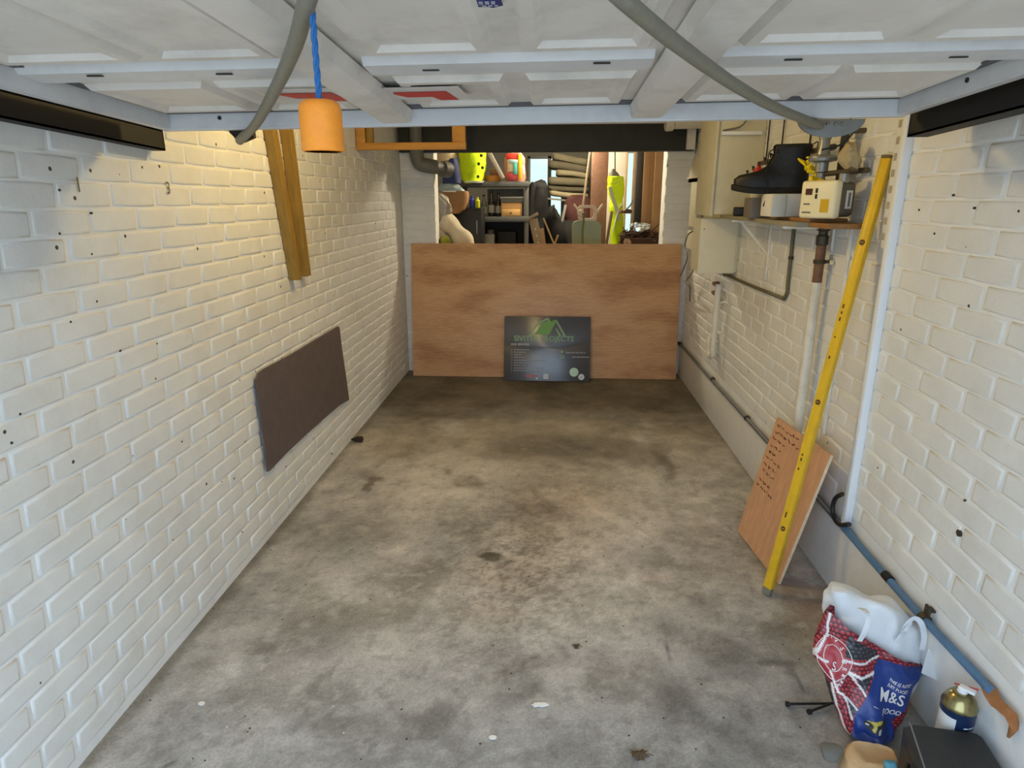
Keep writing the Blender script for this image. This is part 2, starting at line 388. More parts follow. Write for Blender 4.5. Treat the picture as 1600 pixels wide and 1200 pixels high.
for c in range(26):
    z = 1.095-.0735*14+.0735*c; k = 14-c
    y = (1.535 if k % 2 else 1.645) - .2245*3
    while y < 6.05:
        yy = y+rnd.uniform(-.004, .004)
        if yy > .95 and z > -.02:
            if y+.11 < YB: slots.append(((XL, yy+.112, z), -math.pi/2, False))
        y += .2245
slots = [s for s in slots if s[0][1] < 5.9 and s[0][2] < 2.0]
slots.sort(key=lambda s: s[0][1]+.25*abs(s[0][2]-1)); lay_bricks(wall_left, slots, BRL)
b = B(); b.box((XR+.0042, -.1, .0), (XR+.22, 6.15, ZC))
wall_right = b.build('wall_right', mortar, None, 0, 'painted brick wall carrying the gas meter and shelf', kind='structure')
slots = []
for c in range(-16, 9):
    z = .941-.0767*c
    if z > 2.1 or z < .33: continue
    y = (1.655 if c % 2 else 1.768)-.2275*3
    while y < 5.9:
        if y > 1.0: slots.append(((XR, y+.1135+rnd.uniform(-.004, .004), z), math.pi/2, False))
        y += .2275
slots.sort(key=lambda s: s[0][1]+.25*abs(s[0][2]-1)); lay_bricks(wall_right, slots, BRR)
b = B(); b.box((XR-.012, -.1, -.02), (XR+.1, 5.94, .30), .006)
b.build('trim_1', plinthm, None, 40, 'smooth rendered white plinth under the blue pipe', kind='structure')
# pencilled course marks and holes on the left wall
b = B()
for body, px, py in (('3', 263, 303), ('1', 123, 300)):
    c = P(px, py, X=XL); text_on(b, body, .06, plane_place(c, (0, 1, 0), (0, 0, 1), (1, 0, 0), .003))
b.build('lettering', M('pencil', (110, 100, 84), .7), wall_left, 0)
for w, X, nx, pts in ((wall_left, XL, 1, ((93, 297), (143, 333), (93, 365), (143, 397), (151, 471), (110, 503), (188, 548), (31, 647), (245, 537), (284, 690), (18, 692))), (wall_right, XR, -1, ((1498, 833), (1436, 328), (1522, 325), (1592, 330), (1489, 305), (1460, 365), (1408, 515), (1372, 731), (1507, 782)))):
    b = B()
    for px, py in pts:
        c = P(px, py, X=X); r = .011 if (px, py) == (1498, 833) else .0036
        b.lathe([(r, -.004), (r, .0016), (r*.5, .002)], c, (nx, 0, 0), 9)
    b.build('screw_hole', M('empty screw hole', (70, 58, 48), .9), w, 0)
# brick piers that carry the beam
for side, x0, x1 in (('left', XL, -1.055), ('right', .985, XR)):
    b = B(); b.box((x0 if side == 'left' else x0+.0055, YB+.0055, -.1), (x1-.0055 if side == 'left' else x1, 6.15, ZC))
    w = b.build('wall_pier_'+side, mortar, None, 0, 'painted brick pier on the %s of the store opening' % ('waste pipe side' if side == 'left' else 'meter side'), kind='structure')
    sl = []
    for c in range(27):
        z = .045+.0735*c; wd = x1-x0
        h = (x0+.05, x1-.108) if c % 2 else (x1-.05, x0+.108)
        for xx, half in ((h[0], True), (h[1] if wd > .25 else h[1]+(.0 if c % 2 else .02), False)):
            sl.append(((xx, YB, z), math.pi, half))
        if wd > .25: pass
    lay_bricks(w, sl, BRL)
b = B(); b.box((-1.34, 5.84, 1.985), (1.19, 5.99, 2.20), .004)
b.build('beam_1', beamm, None, 40, 'dark grey steel beam across the store opening', kind='structure')
b = B(); b.box((-1.36, 5.86, 2.2), (1.22, 6.0, ZC)); b.build('wall_over_beam', paint, None, 0, 'painted strip of wall between the steel beam and the ceiling', kind='structure')
b = B(); b.box((-1.6, .0, ZC), (1.45, 6.2, ZC+.1)); b.build('ceiling', ceilm, None, 0, 'plain ceiling above the raised garage door', kind='structure')
b = B(); b.box((1.12, 5.80, 1.99), (1.19, 5.86, 2.16)); b.build('trim_5', paint, None, 0, 'pale padstone at the meter end of the beam', kind='structure')
# facade around the camera and the drive outside
fac = M('red brown outer brick', (150, 110, 88), .8, .2, 8)
b = B(); b.box((XL-.22, -.12, -.1), (-1.24, .12, 2.9)); b.build('wall_front_1', fac, None, 0, 'outer brick jamb of the garage doorway beside the mat wall', kind='structure')
b = B(); b.box((1.06, -.12, -.1), (XR+.22, .12, 2.9)); b.build('wall_front_2', fac, None, 0, 'outer brick jamb of the garage doorway beside the meter wall', kind='structure')
b = B(); b.box((-1.24, -.12, 2.06), (1.06, .12, 2.9)); b.build('wall_front_3', fac, None, 0, 'brickwork over the garage doorway', kind='structure')
b = B(); b.box((-9, -14, -.12), (9, .9, -.008)); b.build('floor_drive', M('drive paving', (186, 180, 170), .8, .15, 4), None, 0, 'paved drive outside the garage', kind='structure')

# ------------------------------------------------------------------ store room behind
SX0, SX1, SY = -1.75, 1.62, 9.0
sw = M('dim store wall paint', (196, 186, 160), .7, .12, 3)
b = B(); b.box((SX0, 6.15, -.1), (SX1, SY+.1, -.004)); b.build('floor_store', M('store floor', (120, 112, 98), .8, .2, 3), None, 0, 'concrete floor of the store behind the plywood', kind='structure')
b = B(); b.box((SX0, 6.15, ZC), (SX1, SY+.1, ZC+.1)); b.build('ceiling_store', ceilm, None, 0, 'ceiling of the store', kind='structure')
b = B(); b.box((SX0-.1, 6.15, -.1), (SX0, SY+.1, ZC)); b.build('wall_store_left', sw, None, 0, 'plastered store wall behind the racking', kind='structure')
b = B(); b.box((SX0, 6.06, -.1), (XL-.22, 6.15, ZC)); b.build('wall_store_front_left', sw, None, 0, 'return wall of the store beside the waste pipe pier', kind='structure')
b = B(); b.box((XR+.22, 6.06, -.1), (SX1, 6.15, ZC)); b.build('wall_store_front_right', sw, None, 0, 'return wall of the store beside the meter pier', kind='structure')
# far wall with a window hole and a glazed door hole
wx0, wx1, wz0, wz1 = -.335, .15, 1.08, 2.135
dx0, dx1 = .66, 1.12
darkwall = M('grey store back wall', (112, 110, 100), .7, .15, 3)
b = B(); b.box((SX0, SY, -.1), (wx0, SY+.1, ZC)).box((wx0, SY, -.1), (wx1, SY+.1, wz0)).box((wx0, SY, wz1), (wx1, SY+.1, ZC)).box((wx1, SY, -.1), (dx0, SY+.1, ZC)).box((dx0, SY, 2.22), (SX1, SY+.1, ZC)).box((dx1, SY, -.1), (SX1, SY+.1, 2.22))
b.build('wall_back', darkwall, None, 0, 'back wall of the store with its window and door openings', kind='structure')
dim_glass = glass('sky dimming window glass', (200, 204, 192), .1, .06)  # tint put into the glass to dim the bright sky behind it
def win(name, x0, x1, z0, z1, bars, m, lab):
    t = thing(name, lab, None, ((x0+x1)/2, SY, z0)); tag(t, kind='structure'); f = .035
    for a in ((x0, z0, x0+f, z1), (x1-f, z0, x1, z1), (x0, z0, x1, z0+f), (x0, z1-f, x1, z1)): B().box((a[0], SY-.02, a[1]), (a[2], SY+.05, a[3]), .004).build('frame', m, t)
    for x in bars: B().box((x-.025, SY-.02, z0), (x+.025, SY+.05, z1), .004).build('glazing_bar', m, t)
    xs = [x0]+list(bars)+[x1]
    for p, q in zip(xs, xs[1:]): B().box((p+.02, SY+.012, z0+.02), (q-.02, SY+.016, z1-.02)).build('pane', dim_glass, t, 0)
win('window_1', wx0, wx1, wz0, wz1, (-.045,), M('grey window frame', (110, 112, 110), .5), 'dusty back window of the store with grey frame')
win('door_1', dx0, dx1, .02, 2.2, (), M('white door frame', (220, 218, 212), .5), 'pale framed glazed back door beside the hung jacket')
b = B(); b.box((SX1, 6.15, -.1), (SX1+.1, SY+.1, ZC)); b.build('wall_store_right', sw, None, 0, 'plastered store wall behind the cardboard sheets', kind='structure')
# ------------------------------------------------------------------ raised up-and-over garage door (underside seen), tilted a little
DX0, DX1, DY = -1.225, 1.03, 2.10
def D(x, y, h=0.0):
    return Vector((x, y, 1.8145+.0103*(x+.1)+.0445*(DY-y)+h))
gd = thing('garage_door', 'raised white panelled up-and-over garage door seen from below', 'garage door', (-.1, 1.1, 1.80)); gd['kind'] = 'thing'
def dbar(name, x0, x1, y0, y1, h0, h1, mat, parent=gd, bev=.004, **k):
    b = B(); r = [[D(x0, y0, h0), D(x1, y0, h0), D(x1, y1, h0), D(x0, y1, h0)], [D(x0, y0, h1), D(x1, y0, h1), D(x1, y1, h1), D(x0, y1, h1)]]
    b.rings(r)
    if bev: bmesh.ops.bevel(b.bm, geom=list(b.bm.edges), offset=bev, segments=2, affect='EDGES')
    return b.build(name, mat, parent, 40, **k)
dbar('panel_sheet', DX0+.01, DX1-.01, .12, DY-.01, .050, .056, doorw, bev=0)
dbar('frame_rail', DX0, DX1, DY-.03, DY, 0, .066, doorf, label='pale grey rear frame rail')
gap_shade = M('dark grey door gap shade', (92, 94, 100), .6, .1, 20)  # dark strips stand in for the recess shade between rails and sheet
dbar('shade_strip', DX0+.036, DX1-.036, DY-.085, DY-.031, .046, .0495, gap_shade, bev=0)
for x0, x1 in ((DX0+.036, DX0+.062), (DX1-.062, DX1-.036)): dbar('shade_strip', x0, x1, .14, DY-.086, .046, .0495, gap_shade, bev=0)
dbar('frame_rail', DX0, DX1, .10, .13, 0, .066, doorf)
for x0, x1 in ((DX0, DX0+.035), (DX1-.035, DX1)):
    dbar('frame_rail', x0, x1, .13, DY-.031, .002, .066, doorf)
def hat(x0, x1):
    """folded top-hat stiffener along the door"""
    b = B(); fl = .016; prof = [(x0-.004, .043), (x0+.004, .010), (x0+.012, .007), (x1-.012, .007), (x1-.004, .010), (x1+.004, .043)]
    b.rings([[D(x, y, h) for x, h in prof] for y in (.14, .8, 1.5, DY-.032)])
    b.build('stiffener', doorw, gd, 30)
hat(-.525, -.43); hat(.228, .325)
# cross fold between the panel rows
for x0, x1 in ((DX0+.036, -.545), (-.41, .208), (.345, DX1-.036)):
    b = B(); prof = [(1.475, .0502), (1.487, .034), (1.555, .030), (1.575, .0502)]
    b.rings([[D(x, y, h) for y, h in prof] for x in (x0, x1)]); b.build('cross_rib', doorf, gd, 30)
def emboss(x0, x1, y0, y1):
    b = B(); r = []
    for ins, h in ((0, .0505), (.012, .036), (.034, .036), (.046, .047), (.06, .047)):
        r.append([D(x0+ins, y0+ins, h), D(x1-ins, y0+ins, h), D(x1-ins, y1-ins, h), D(x0+ins, y1-ins, h)])
    b.rings(r, False, True); b.build('embossed_panel', doorw, gd, 20)
cols = ((-1.165, -.86), (-.835, -.56), (-.39, -.12), (-.07, .195), (.36, .66), (.685, .975))
for x0, x1 in cols:
    emboss(x0, x1, 1.66, 2.0); emboss(x0, x1, .86, 1.43); emboss(x0, x1, .2, .8)
b = B()
for i, (x, y) in enumerate([(x, 1.5+.012*((k*7) % 3)) for k, x in enumerate((-1.02, -.73, -.27, .10, .5, .84))]):
    B().obox(D(x, y, .0305), (Vector((1, 0, 0)), Vector((0, 1, 0)), Vector((0, 0, 1))), (.018, .0035, .0012)).build('drain_slot', M('dark slot', (60, 56, 52), .8), gd, 0)
for c, ax in ((D(-1.03, DY-.0305, .033), (0, -1, 0)), (D(.995, 1.75, .03), (-1, 0, 0))):
    B().lathe([(.006, -.001), (.006, .003)], c, ax, 10).build('bolt_hole', M('dark bolt hole', (40, 38, 36), .8), gd, 0)
# stickers on the sheet: red arrows on white paper, blue maker's plate with its print
Tx, Ty = Vector((1, 0, .0103)).normalized(), Vector((0, 1, -.0445)).normalized(); Tn = Tx.cross(Ty)*-1
sred = M('faded red print', (196, 62, 56), .5, .12, 30); spap = M('sticker paper', (212, 208, 204), .5, .06, 20)
for px, py in ((487, 149), (662, 147)):
    d = ray(px, py); h = .0345
    t = (1.8145+.00103+.0445*DY+h-CAM_Z)/(d.z-.0103*d.x+.0445*d.y); c = Vector((d.x*t, d.y*t, d.z*t+CAM_Z))
    b = B(); hw, hl = .085, .085
    b.poly([c+Tx*a+Ty*q for a, q in ((-hw*1.35, -hl), (hw*1.2, -hl), (hw*1.35, hl*.8), (-hw*1.1, hl*.8))], Tn*.001)
    s = b.build('sticker', spap, gd, 0, label='white paper sticker with a red angle mark')
    b = B(); b.poly([c+Tn*.0022+Tx*a*.075+Ty*q*.07 for a, q in ((-1, -.3), (-.65, .35), (.25, .35), (.45, 1.0), (1.1, 1.0), (.85, -.55), (-.95, -.55))][::-1], Tn*.0006)
    b.build('arrow_mark', sred, s, 0)
d = ray(749, 7); h = .045; t = (1.8145+.00103+.0445*DY+h-CAM_Z)/(d.z-.0103*d.x+.0445*d.y); c = Vector((d.x*t, d.y*t, d.z*t+CAM_Z))
b = B(); b.poly([c+Tx*a+Ty*q for a, q in ((-.036, -.10), (.034, -.10), (.038, .006), (.02, .016), (.014, .010), (-.036, .010))], Tn*.001)
s = b.build('label_plate', M('navy label', (44, 50, 120), .4, .1, 40), gd, 0, label='navy blue label with pale print')
b = B()
for k, (a0, a1, q) in enumerate(((-.03, .03, -.016), (-.03, .026, -.008), (-.03, -.002, .002), (.004, .03, .002), (-.03, .03, -.03))):
    w = a0
    while w < a1: 
        e = min(w+.007, a1); b.poly([c+Tn*.0018+Tx*x+Ty*y for x, y in ((w, q-.002), (e, q-.002), (e, q+.002), (w, q+.002))], Tn*.0003); w += .010
b.build('print', M('pale print', (210, 214, 226), .5), s, 0)

# black lifting tracks beside the door
for nm, x0, x1, yend, zt, lab in (('door_track', -1.356, -1.312, P(256, 215, X=-1.312).y, .022, 'black steel door track along the wall with the grey mat'), ('door_track', 1.060, 1.120, P(1421, 190, X=1.06).y, .012, 'black steel door track along the wall with the gas meter')):
    t = thing(nm, lab, 'door track', ((x0+x1)/2, 1.1, 1.8), 'steel tracks either side of the raised door')
    zz = lambda y, x=x0: 1.8145+.0103*(x+.1)+.0445*(DY-y)
    def tb(name, a0, a1, y0, y1, h0, h1):
        b = B(); b.rings([[Vector((a0, y, zz(y)+h0)), Vector((a1, y, zz(y)+h0)), Vector((a1, y, zz(y)+h1)), Vector((a0, y, zz(y)+h1))] for y in (y0, y1)]); b.build(name, black, t, 30)
    lo = -.040 if x0 < 0 else -.052
    tb('web', x0 if x0 < 0 else x1-.006, x0+.006 if x0 < 0 else x1, .14, yend, lo, .045); tb('flange', x0, x1, .14, yend, lo, lo+.006); tb('flange', x0, x1, .14, yend, .039, .045)
    tb('end_stop', x0, x1, yend-.006, yend, lo, .045); tb('lip', x1-.006 if x0 < 0 else x0, x1 if x0 < 0 else x0+.006, .14, yend, lo, .02)
    for y in (.4, 1.3):
        xa, xb = (XL, x0+.003) if x0 < 0 else (x1-.003, XR)
        tb('wall_bracket', xa, xb, y, y+.04, -.02, .0)

# drooping grey lifting hoses and their brackets
def Pd(x, y, dist): return P(x, y, Y=dist)
def Ph(x, y, h):
    d = ray(x, y); t = (1.8145+.00103+.0445*DY+h-CAM_Z)/(d.z-.0103*d.x+.0445*d.y); return Vector((d.x*t, d.y*t, d.z*t+CAM_Z))
hose = M('grey ribbed hose', (128, 124, 110), .5, .12, 60, .3, 400)
hl = thing('lifting_hose', 'thick grey hose drooping from the door to the small dark bracket', 'hose', Pd(375, 219, 2.12), 'grey hoses hanging under the door')
B().tube([Ph(500, -60, .0), Ph(479, 5, -.025), Ph(459, 75, -.03), Ph(430, 140, -.025), Ph(398, 196, -.02), Pd(374, 220, 2.125)], (.0118, .0125), 12, 10).build('hose', hose, hl, 60)
B().tube([Pd(386, 208, 2.08), Pd(374, 220, 2.125)], (.0150, .0135), 12).build('ferrule', galv, hl)
b = B(); c = Pd(372, 213, 2.14); b.poly([c+Vector((x, 0, z)) for x, z in ((-.028, .05), (.05, .05), (.05, -.004), (.012, -.018), (-.006, -.018), (-.014, -.002), (-.028, .012))], (0, .02, 0)); b.build('bracket', black, hl, 0)
hr = thing('lifting_hose', 'thick grey hose drooping from the door to the round pale bracket', 'hose', Pd(1285, 195, 2.14), 'grey hoses hanging under the door')
B().tube([Ph(930, -45, .0), Ph(975, 0, -.025), Ph(1062, 72, -.03), Ph(1150, 134, -.03), Ph(1220, 172, -.025), Pd(1282, 196, 2.14)], (.0118, .0125), 12, 10).build('hose', hose, hr, 60)
c = Pd(1300, 186, 2.15)
b = B(); pts = [c+Vector((.10*math.cos(a), 0, .052*math.sin(a))) for a in [math.pi+math.pi*k/14 for k in range(15)]]
b.poly(pts, (0, .012, 0)); b.build('bracket', galv, hr, 30)
b = B()
for x in (-.012, .012, .03): b.lathe([(.006, 0), (.006, .006), (.003, .009)], c+Vector((x, 0, -.014)), (0, -1, 0), 6)
b.build('bolt', galv, hr, 30)
B().tube([c+Vector((.06, .02, .01)), c+Vector((.078, .02, -.03)), c+Vector((.05, .03, -.07)), c+Vector((.0, .05, -.085))], .003, 6, 6).build('cable', blackp, hr)

# blue rope with the orange handle
pr = thing('pull_rope', 'blue rope with hollow orange plastic handle hanging in front of the door', 'pull rope', P(501, 205, Y=.92))
c0 = P(500, 237, Y=.92); c1 = P(499, 157, Y=.92); H = (c1-c0).length; R = .0285
c0 = Vector((c1.x, c1.y, c1.z-H))
b = B(); b.lathe([(R*.93, .0), (R, .002), (R*1.0, H*.7), (R*.98, H*.86), (R*.9, H*.95), (R*.7, H), (R*.16, H*1.0), (R*.16, H*.97), (R*.66, H*.95), (R*.8, H*.85), (R*.88, H*.5), (R*.86, 0)], c0, (.0, 0, 1), 40)
b.rings([[c0+Vector((R*.9*math.cos(a), R*.9*math.sin(a), -.0004)) for a in [2*math.pi*k/40 for k in range(40)]], [c0+Vector((R*.87*math.cos(a), R*.87*math.sin(a), -.0004)) for a in [2*math.pi*k/40 for k in range(40)]]], False, False)
b.build('handle', M('orange plastic', (246, 150, 44), .5, .08, 40, .25, 300), pr, 50)
rope = M('blue nylon rope', (40, 104, 168), .6, .15, 90)
for ph in range(3):
    B().tube([c1+Vector((.0022*math.cos(ph*2.094+k*.42), .0022*math.sin(ph*2.094+k*.42), -.004+k*.0035)) for k in range(66)], .0024, 7).build('rope_strand', rope, pr)
B().lathe([(.001, -.012), (.008, -.01), (.008, 0), (.001, .004)], c1-Vector((0, 0, .012)), (0, 0, 1), 10).build('knot', rope, pr)

# ------------------------------------------------------------------ plywood across the store opening, sign leaning on it
def wood(name, c1, c2, c3, sx=(1.0, 4.0, 4.0), rings=3.0, rough=.45):
    m = bpy.data.materials.new(name); m.use_nodes = True; nt = m.node_tree; N = nt.nodes; L = nt.links; b = N['Principled BSDF']; b.inputs['Roughness'].default_value = rough
    tc = N.new('ShaderNodeTexCoord'); mp = N.new('ShaderNodeMapping'); mp.inputs['Scale'].default_value = sx; L.new(tc.outputs['Object'], mp.inputs[0])
    n = N.new('ShaderNodeTexNoise'); n.inputs['Scale'].default_value = 1.3; n.inputs['Detail'].default_value = 2.5; n.inputs['Roughness'].default_value = .45; L.new(mp.outputs[0], n.inputs['Vector'])
    mu = N.new('ShaderNodeMath'); mu.operation = 'MULTIPLY'; mu.inputs[1].default_value = rings*6.283; L.new(n.outputs[0], mu.inputs[0])
    si = N.new('ShaderNodeMath'); si.operation = 'SINE'; L.new(mu.outputs[0], si.inputs[0])
    fn = N.new('ShaderNodeTexNoise'); fn.inputs['Scale'].default_value = 9; fn.inputs['Detail'].default_value = 8; fn.inputs['Roughness'].default_value = .7
    mp2 = N.new('ShaderNodeMapping'); mp2.inputs['Scale'].default_value = (sx[0]*1.5, sx[1]*5, sx[2]*5); L.new(tc.outputs['Object'], mp2.inputs[0]); L.new(mp2.outputs[0], fn.inputs['Vector'])
    ad = N.new('ShaderNodeMath'); ad.operation = 'MULTIPLY_ADD'; ad.inputs[1].default_value = .17; L.new(si.outputs[0], ad.inputs[0]); L.new(fn.outputs[0], ad.inputs[2])
    cr = N.new('ShaderNodeValToRGB'); cr.color_ramp.elements[0].position = .28; cr.color_ramp.elements[0].color = rgb(c1); cr.color_ramp.elements[1].position = .75; cr.color_ramp.elements[1].color = rgb(c3)
    e = cr.color_ramp.elements.new(.5); e.color = rgb(c2); L.new(ad.outputs[0], cr.inputs[0]); L.new(cr.outputs[0], b.inputs['Base Color'])
    return m
ply = wood('reddish plywood face', (172, 124, 84), (198, 150, 107), (216, 172, 128), (.8, 2.2, 2.2), 2.6)
pb = thing('plywood_sheet', 'large reddish brown plywood sheet blocking the store opening', 'plywood sheet', (-.06, 5.75, 0))
pa = math.atan2(.165, 1.205); up = Vector((0, math.sin(pa), math.cos(pa))); nn = Vector((0, -math.cos(pa), math.sin(pa)))
B().obox(Vector((-.062, 5.722, 0))+up*.608-nn*.009, (Vector((1, 0, 0)), up, nn), (1.215, .608, .0085), .0015).build('board', ply, pb)
edge = M('plywood edge layers', (170, 130, 90), .7, .3, 3, stretch=(1, 60, 60))
for sx in (-1, 1): B().obox(Vector((-.062+sx*1.2153, 5.722, 0))+up*.608-nn*.009, (Vector((1, 0, 0)), up, nn), (.0008, .606, .0075)).build('edge_veneer', edge, pb, 0)

sg = thing('trade_sign', 'glossy dark trade sign with green house logo leaning on the plywood', 'sign', (-.03, 5.6, 0))
s0, s1 = P(787, 594.5, Z=.004), P(921.5, 596.5, Z=.004); t0 = P(786, 494, Y=5.755)
su = (s1-s0).normalized(); shgt = (t0-s0).length; sv = (t0-s0); sv = (sv-su*sv.dot(su)).normalized(); sn = su.cross(sv); swid = (s1-s0).length
def sgp(a, c, off=.0005): return s0+su*a*swid+sv*c*shgt+sn*off
face = M('glossy dark sign face', (56, 58, 68), .30, .06, 5, spec=1.0, coat=.35)
face.node_tree.nodes['Principled BSDF'].inputs['Coat Roughness'].default_value = .22
nt = face.node_tree; bs = nt.nodes['Principled BSDF']; bs.inputs['Anisotropic'].default_value = .85; tg = nt.nodes.new('ShaderNodeTangent'); tg.direction_type = 'RADIAL'; tg.axis = 'Z'; nt.links.new(tg.outputs[0], bs.inputs['Tangent']); bs.inputs['Anisotropic Rotation'].default_value = .25
B().obox(s0+su*swid/2+sv*shgt/2-sn*.0035, (su, sv, sn), (swid/2, shgt/2, .003), .001).build('panel', face, sg)
grn = M('green print', (116, 170, 88), .45, .05); lgr = M('light green print', (148, 186, 140), .45, .05); wht = M('white print', (222, 224, 230), .45, .04); red = M('red print', (200, 90, 100), .45, .05); dgr = M('grey print', (150, 154, 168), .45, .05)
def spoly(b, pts, off=.0006): b.poly([sgp(a, 1-c, off) for a, c in pts], sn*.0008)
X_, Y_ = lambda px: (px-215)/1070, lambda py: (py-195)/800     # measured on an enlargement of the sign
def sp(b, pts): spoly(b, [(X_(x), Y_(y)) for x, y in pts])
b = B(); sp(b, [(590, 418), (690, 270), (730, 262), (775, 225), (800, 262), (835, 230), (868, 240), (770, 418)]); b.build('logo_roof', grn, sg, 0)
b = B(); sp(b, [(512, 440), (625, 262), (690, 240), (740, 215), (772, 208), (762, 232), (690, 262), (640, 282), (540, 440)]); sp(b, [(868, 240), (985, 440), (955, 440), (858, 262)]); sp(b, [(848, 335), (870, 345), (930, 440), (900, 440)])
b.build('logo_outline', lgr, sg, 0)
b = B(); text_on(b, 'SIVITER PROJECTS', .068, lambda u, v: sgp(X_(708)+u/swid, 1-Y_(500)+v/shgt, .001), bold=.012); b.build('lettering', lgr, sg, 0, label='company name in pale green capitals')
b = B(); rr = random.Random(3)
def bars(b, x0, x1, y, h, gap=7):
    x = x0
    while x < x1-6:
        w = min(rr.uniform(16, 54), x1-x); sp(b, [(x, y-h), (x+w, y-h), (x+w, y+h), (x, y+h)]); x += w+gap
text_on(b, 'OUR SERVICES', .026, lambda u, v: sgp(X_(298)+u/swid, 1-Y_(555)+v/shgt, .001), 'LEFT', .01)
b.build('heading', wht, sg, 0)
b = B()
for y, x1 in ((610, 530), (641, 485), (673, 430), (704, 460), (740, 740), (772, 625), (803, 495), (838, 700), (868, 645)):
    bars(b, 340, x1, y, 6.5); sp(b, [(305, y-5), (318, y-5), (318, y+5), (305, y+5)])
tag(b.build('list_lines', dgr, sg, 0), kind='stuff')
for q in ((985, 1240, 640, 7), (1060, 1270, 692, 7)): b = B(); bars(b, *q); tag(b.build('contact_line', dgr, sg, 0), kind='stuff')
def disc(b, x, y, r, r2=0, n=28):
    o = [(X_(x+r*math.cos(2*math.pi*k/n)), Y_(y+r*math.sin(2*math.pi*k/n))) for k in range(n)]
    if not r2: spoly(b, o)
    else:
        i = [(X_(x+r2*math.cos(2*math.pi*k/n)), Y_(y+r2*math.sin(2*math.pi*k/n))) for k in range(n)]
        b.data([sgp(a, 1-c, .0022) for a, c in o+i], [(k, (k+1) % n, n+(k+1) % n, n+k) for k in range(n)])
b = B(); disc(b, 940, 692, 23, 14); disc(b, 935, 630, 15); b.build('contact_icon', lgr, sg, 0)
b = B(); disc(b, 1088, 880, 55); b.build('badge', M('pale green badge', (196, 226, 204), .45), sg, 0)
b = B(); disc(b, 1180, 938, 37); bq = b.build('badge', wht, sg, 0)
b = B(); b.data([sgp(X_(x), 1-Y_(y), .0018) for x, y in ((1160, 940), (1176, 955), (1204, 922), (1198, 917), (1176, 944), (1165, 934))], [(0, 1, 4, 5), (1, 2, 3, 4)]); b.build('badge_tick', dgr, sg, 0)
b = B(); sp(b, [(708, 918), (716, 908), (762, 908), (770, 918), (770, 958), (762, 968), (716, 968), (708, 958)]); b.build('app_icon', wht, sg, 0)
b = B(); disc(b, 739, 938, 18, 12); b.build('app_icon_ring', face, sg, 0)
b = B(); bars(b, 492, 630, 934, 12, 3); b.build('red_logo', red, sg, 0)
b = B(); sp(b, [(614, 955), (638, 955), (638, 972), (614, 972)]); b.build('small_icon', wht, sg, 0)
# ------------------------------------------------------------------ left wall: mat, battens, timber hanger
mat_m = M('grey brown felt', (98, 86, 84), .9, .12, 14, .3, 160, dirt=(116, 104, 100), dirt_scale=6, dirt_amt=.4)
oc = [P(x, y, X=XL+.012) for x, y in ((398, 596), (401, 584), (410, 577), (450, 556), (490, 532), (527, 510), (529, 512), (533, 545), (541, 600), (544, 625), (531, 632), (515, 645), (480, 676), (448, 706), (419, 736), (416, 737), (412, 700), (404, 640))]
b = B(); b.poly(oc, (.007, 0, 0)); b.build('felt_mat', mat_m, None, 40, 'dark grey felt mat fixed flat to the pale brick wall', 'mat', base=P(470, 625, X=XL+.012))
for i, (tx, ty, bx0, bx1, by, w, lab) in enumerate(((412, 208, 452, 465, 438, .035, 'brown timber batten hanging on the brick wall, nearer the hose bracket than its twin'), (438, 208, 467, 478, 432, .035, 'brown timber batten on the brick wall, farther from the hose bracket than its twin'))):
    bt = P(bx0, by, X=XL+.003); bt1 = P(bx1, by, X=XL+.05)
    tp = P(tx, ty, X=XL+.003); dv = (tp-bt).normalized(); top = bt+dv*1.14
    b = B(); wv = Vector((.048, 0, 0)); tv = Vector((0, .055, 0))
    b.rings([[bt, bt+wv, bt+wv+tv, bt+tv], [top, top+wv, top+wv+tv, top+tv]]); bmesh.ops.bevel(b.bm, geom=list(b.bm.edges), offset=.002, segments=1, affect='EDGES')
    b.build('timber_batten', timber2, None, 30, lab, 'batten', 'timber battens hanging on the left wall')
th = thing('timber_hanger', 'orange timber frame hanging under the ceiling in front of the dark beam', 'timber frame', (-.98, 4.66, 1.93))
B().box((XL+.002, 4.63, 1.921), (-.598, 4.675, 1.968), .003).build('crossbar', timber, th)
B().box((-.69, 4.632, 1.968), (-.60, 4.674, ZC), .003).build('upright', timber, th)
B().box((XL+.002, 4.634, 1.968), (-1.295, 4.674, ZC), .003).build('upright', timber, th)
B().box((-1.29, 4.65, 1.968), (-1.245, 4.69, ZC), .003).build('upright', timber2, th)
B().lathe([(.006, 0), (.006, .002), (.002, .003)], (-.63, 4.6305, 1.944), (0, -1, 0), 10).build('screw', galv, th)

# ------------------------------------------------------------------ right wall: trunking, pipes, meter, shelf, boxes
b = B(); b.box((XR-.028, 2.395, .33), (XR+.002, 2.425, 2.0), .003)
tt = b.build('trim_2', trimw, None, 40, 'narrow white plastic trunking standing up the wall beside the yellow level', kind='structure')
b = B(); b.box((XR-.010, 2.455, 1.42), (XR+.003, 2.50, 1.98), .003)
pl = b.build('trim_3', paint, None, 40, 'painted slotted metal strip beside the trunking', kind='structure')
b = B()
for k in range(9): b.box((XR-.0115, 2.468, 1.45+k*.055), (XR-.0095, 2.488, 1.475+k*.055))
b.build('slot', M('shadowed slot', (176, 168, 146), .8), pl, 0)

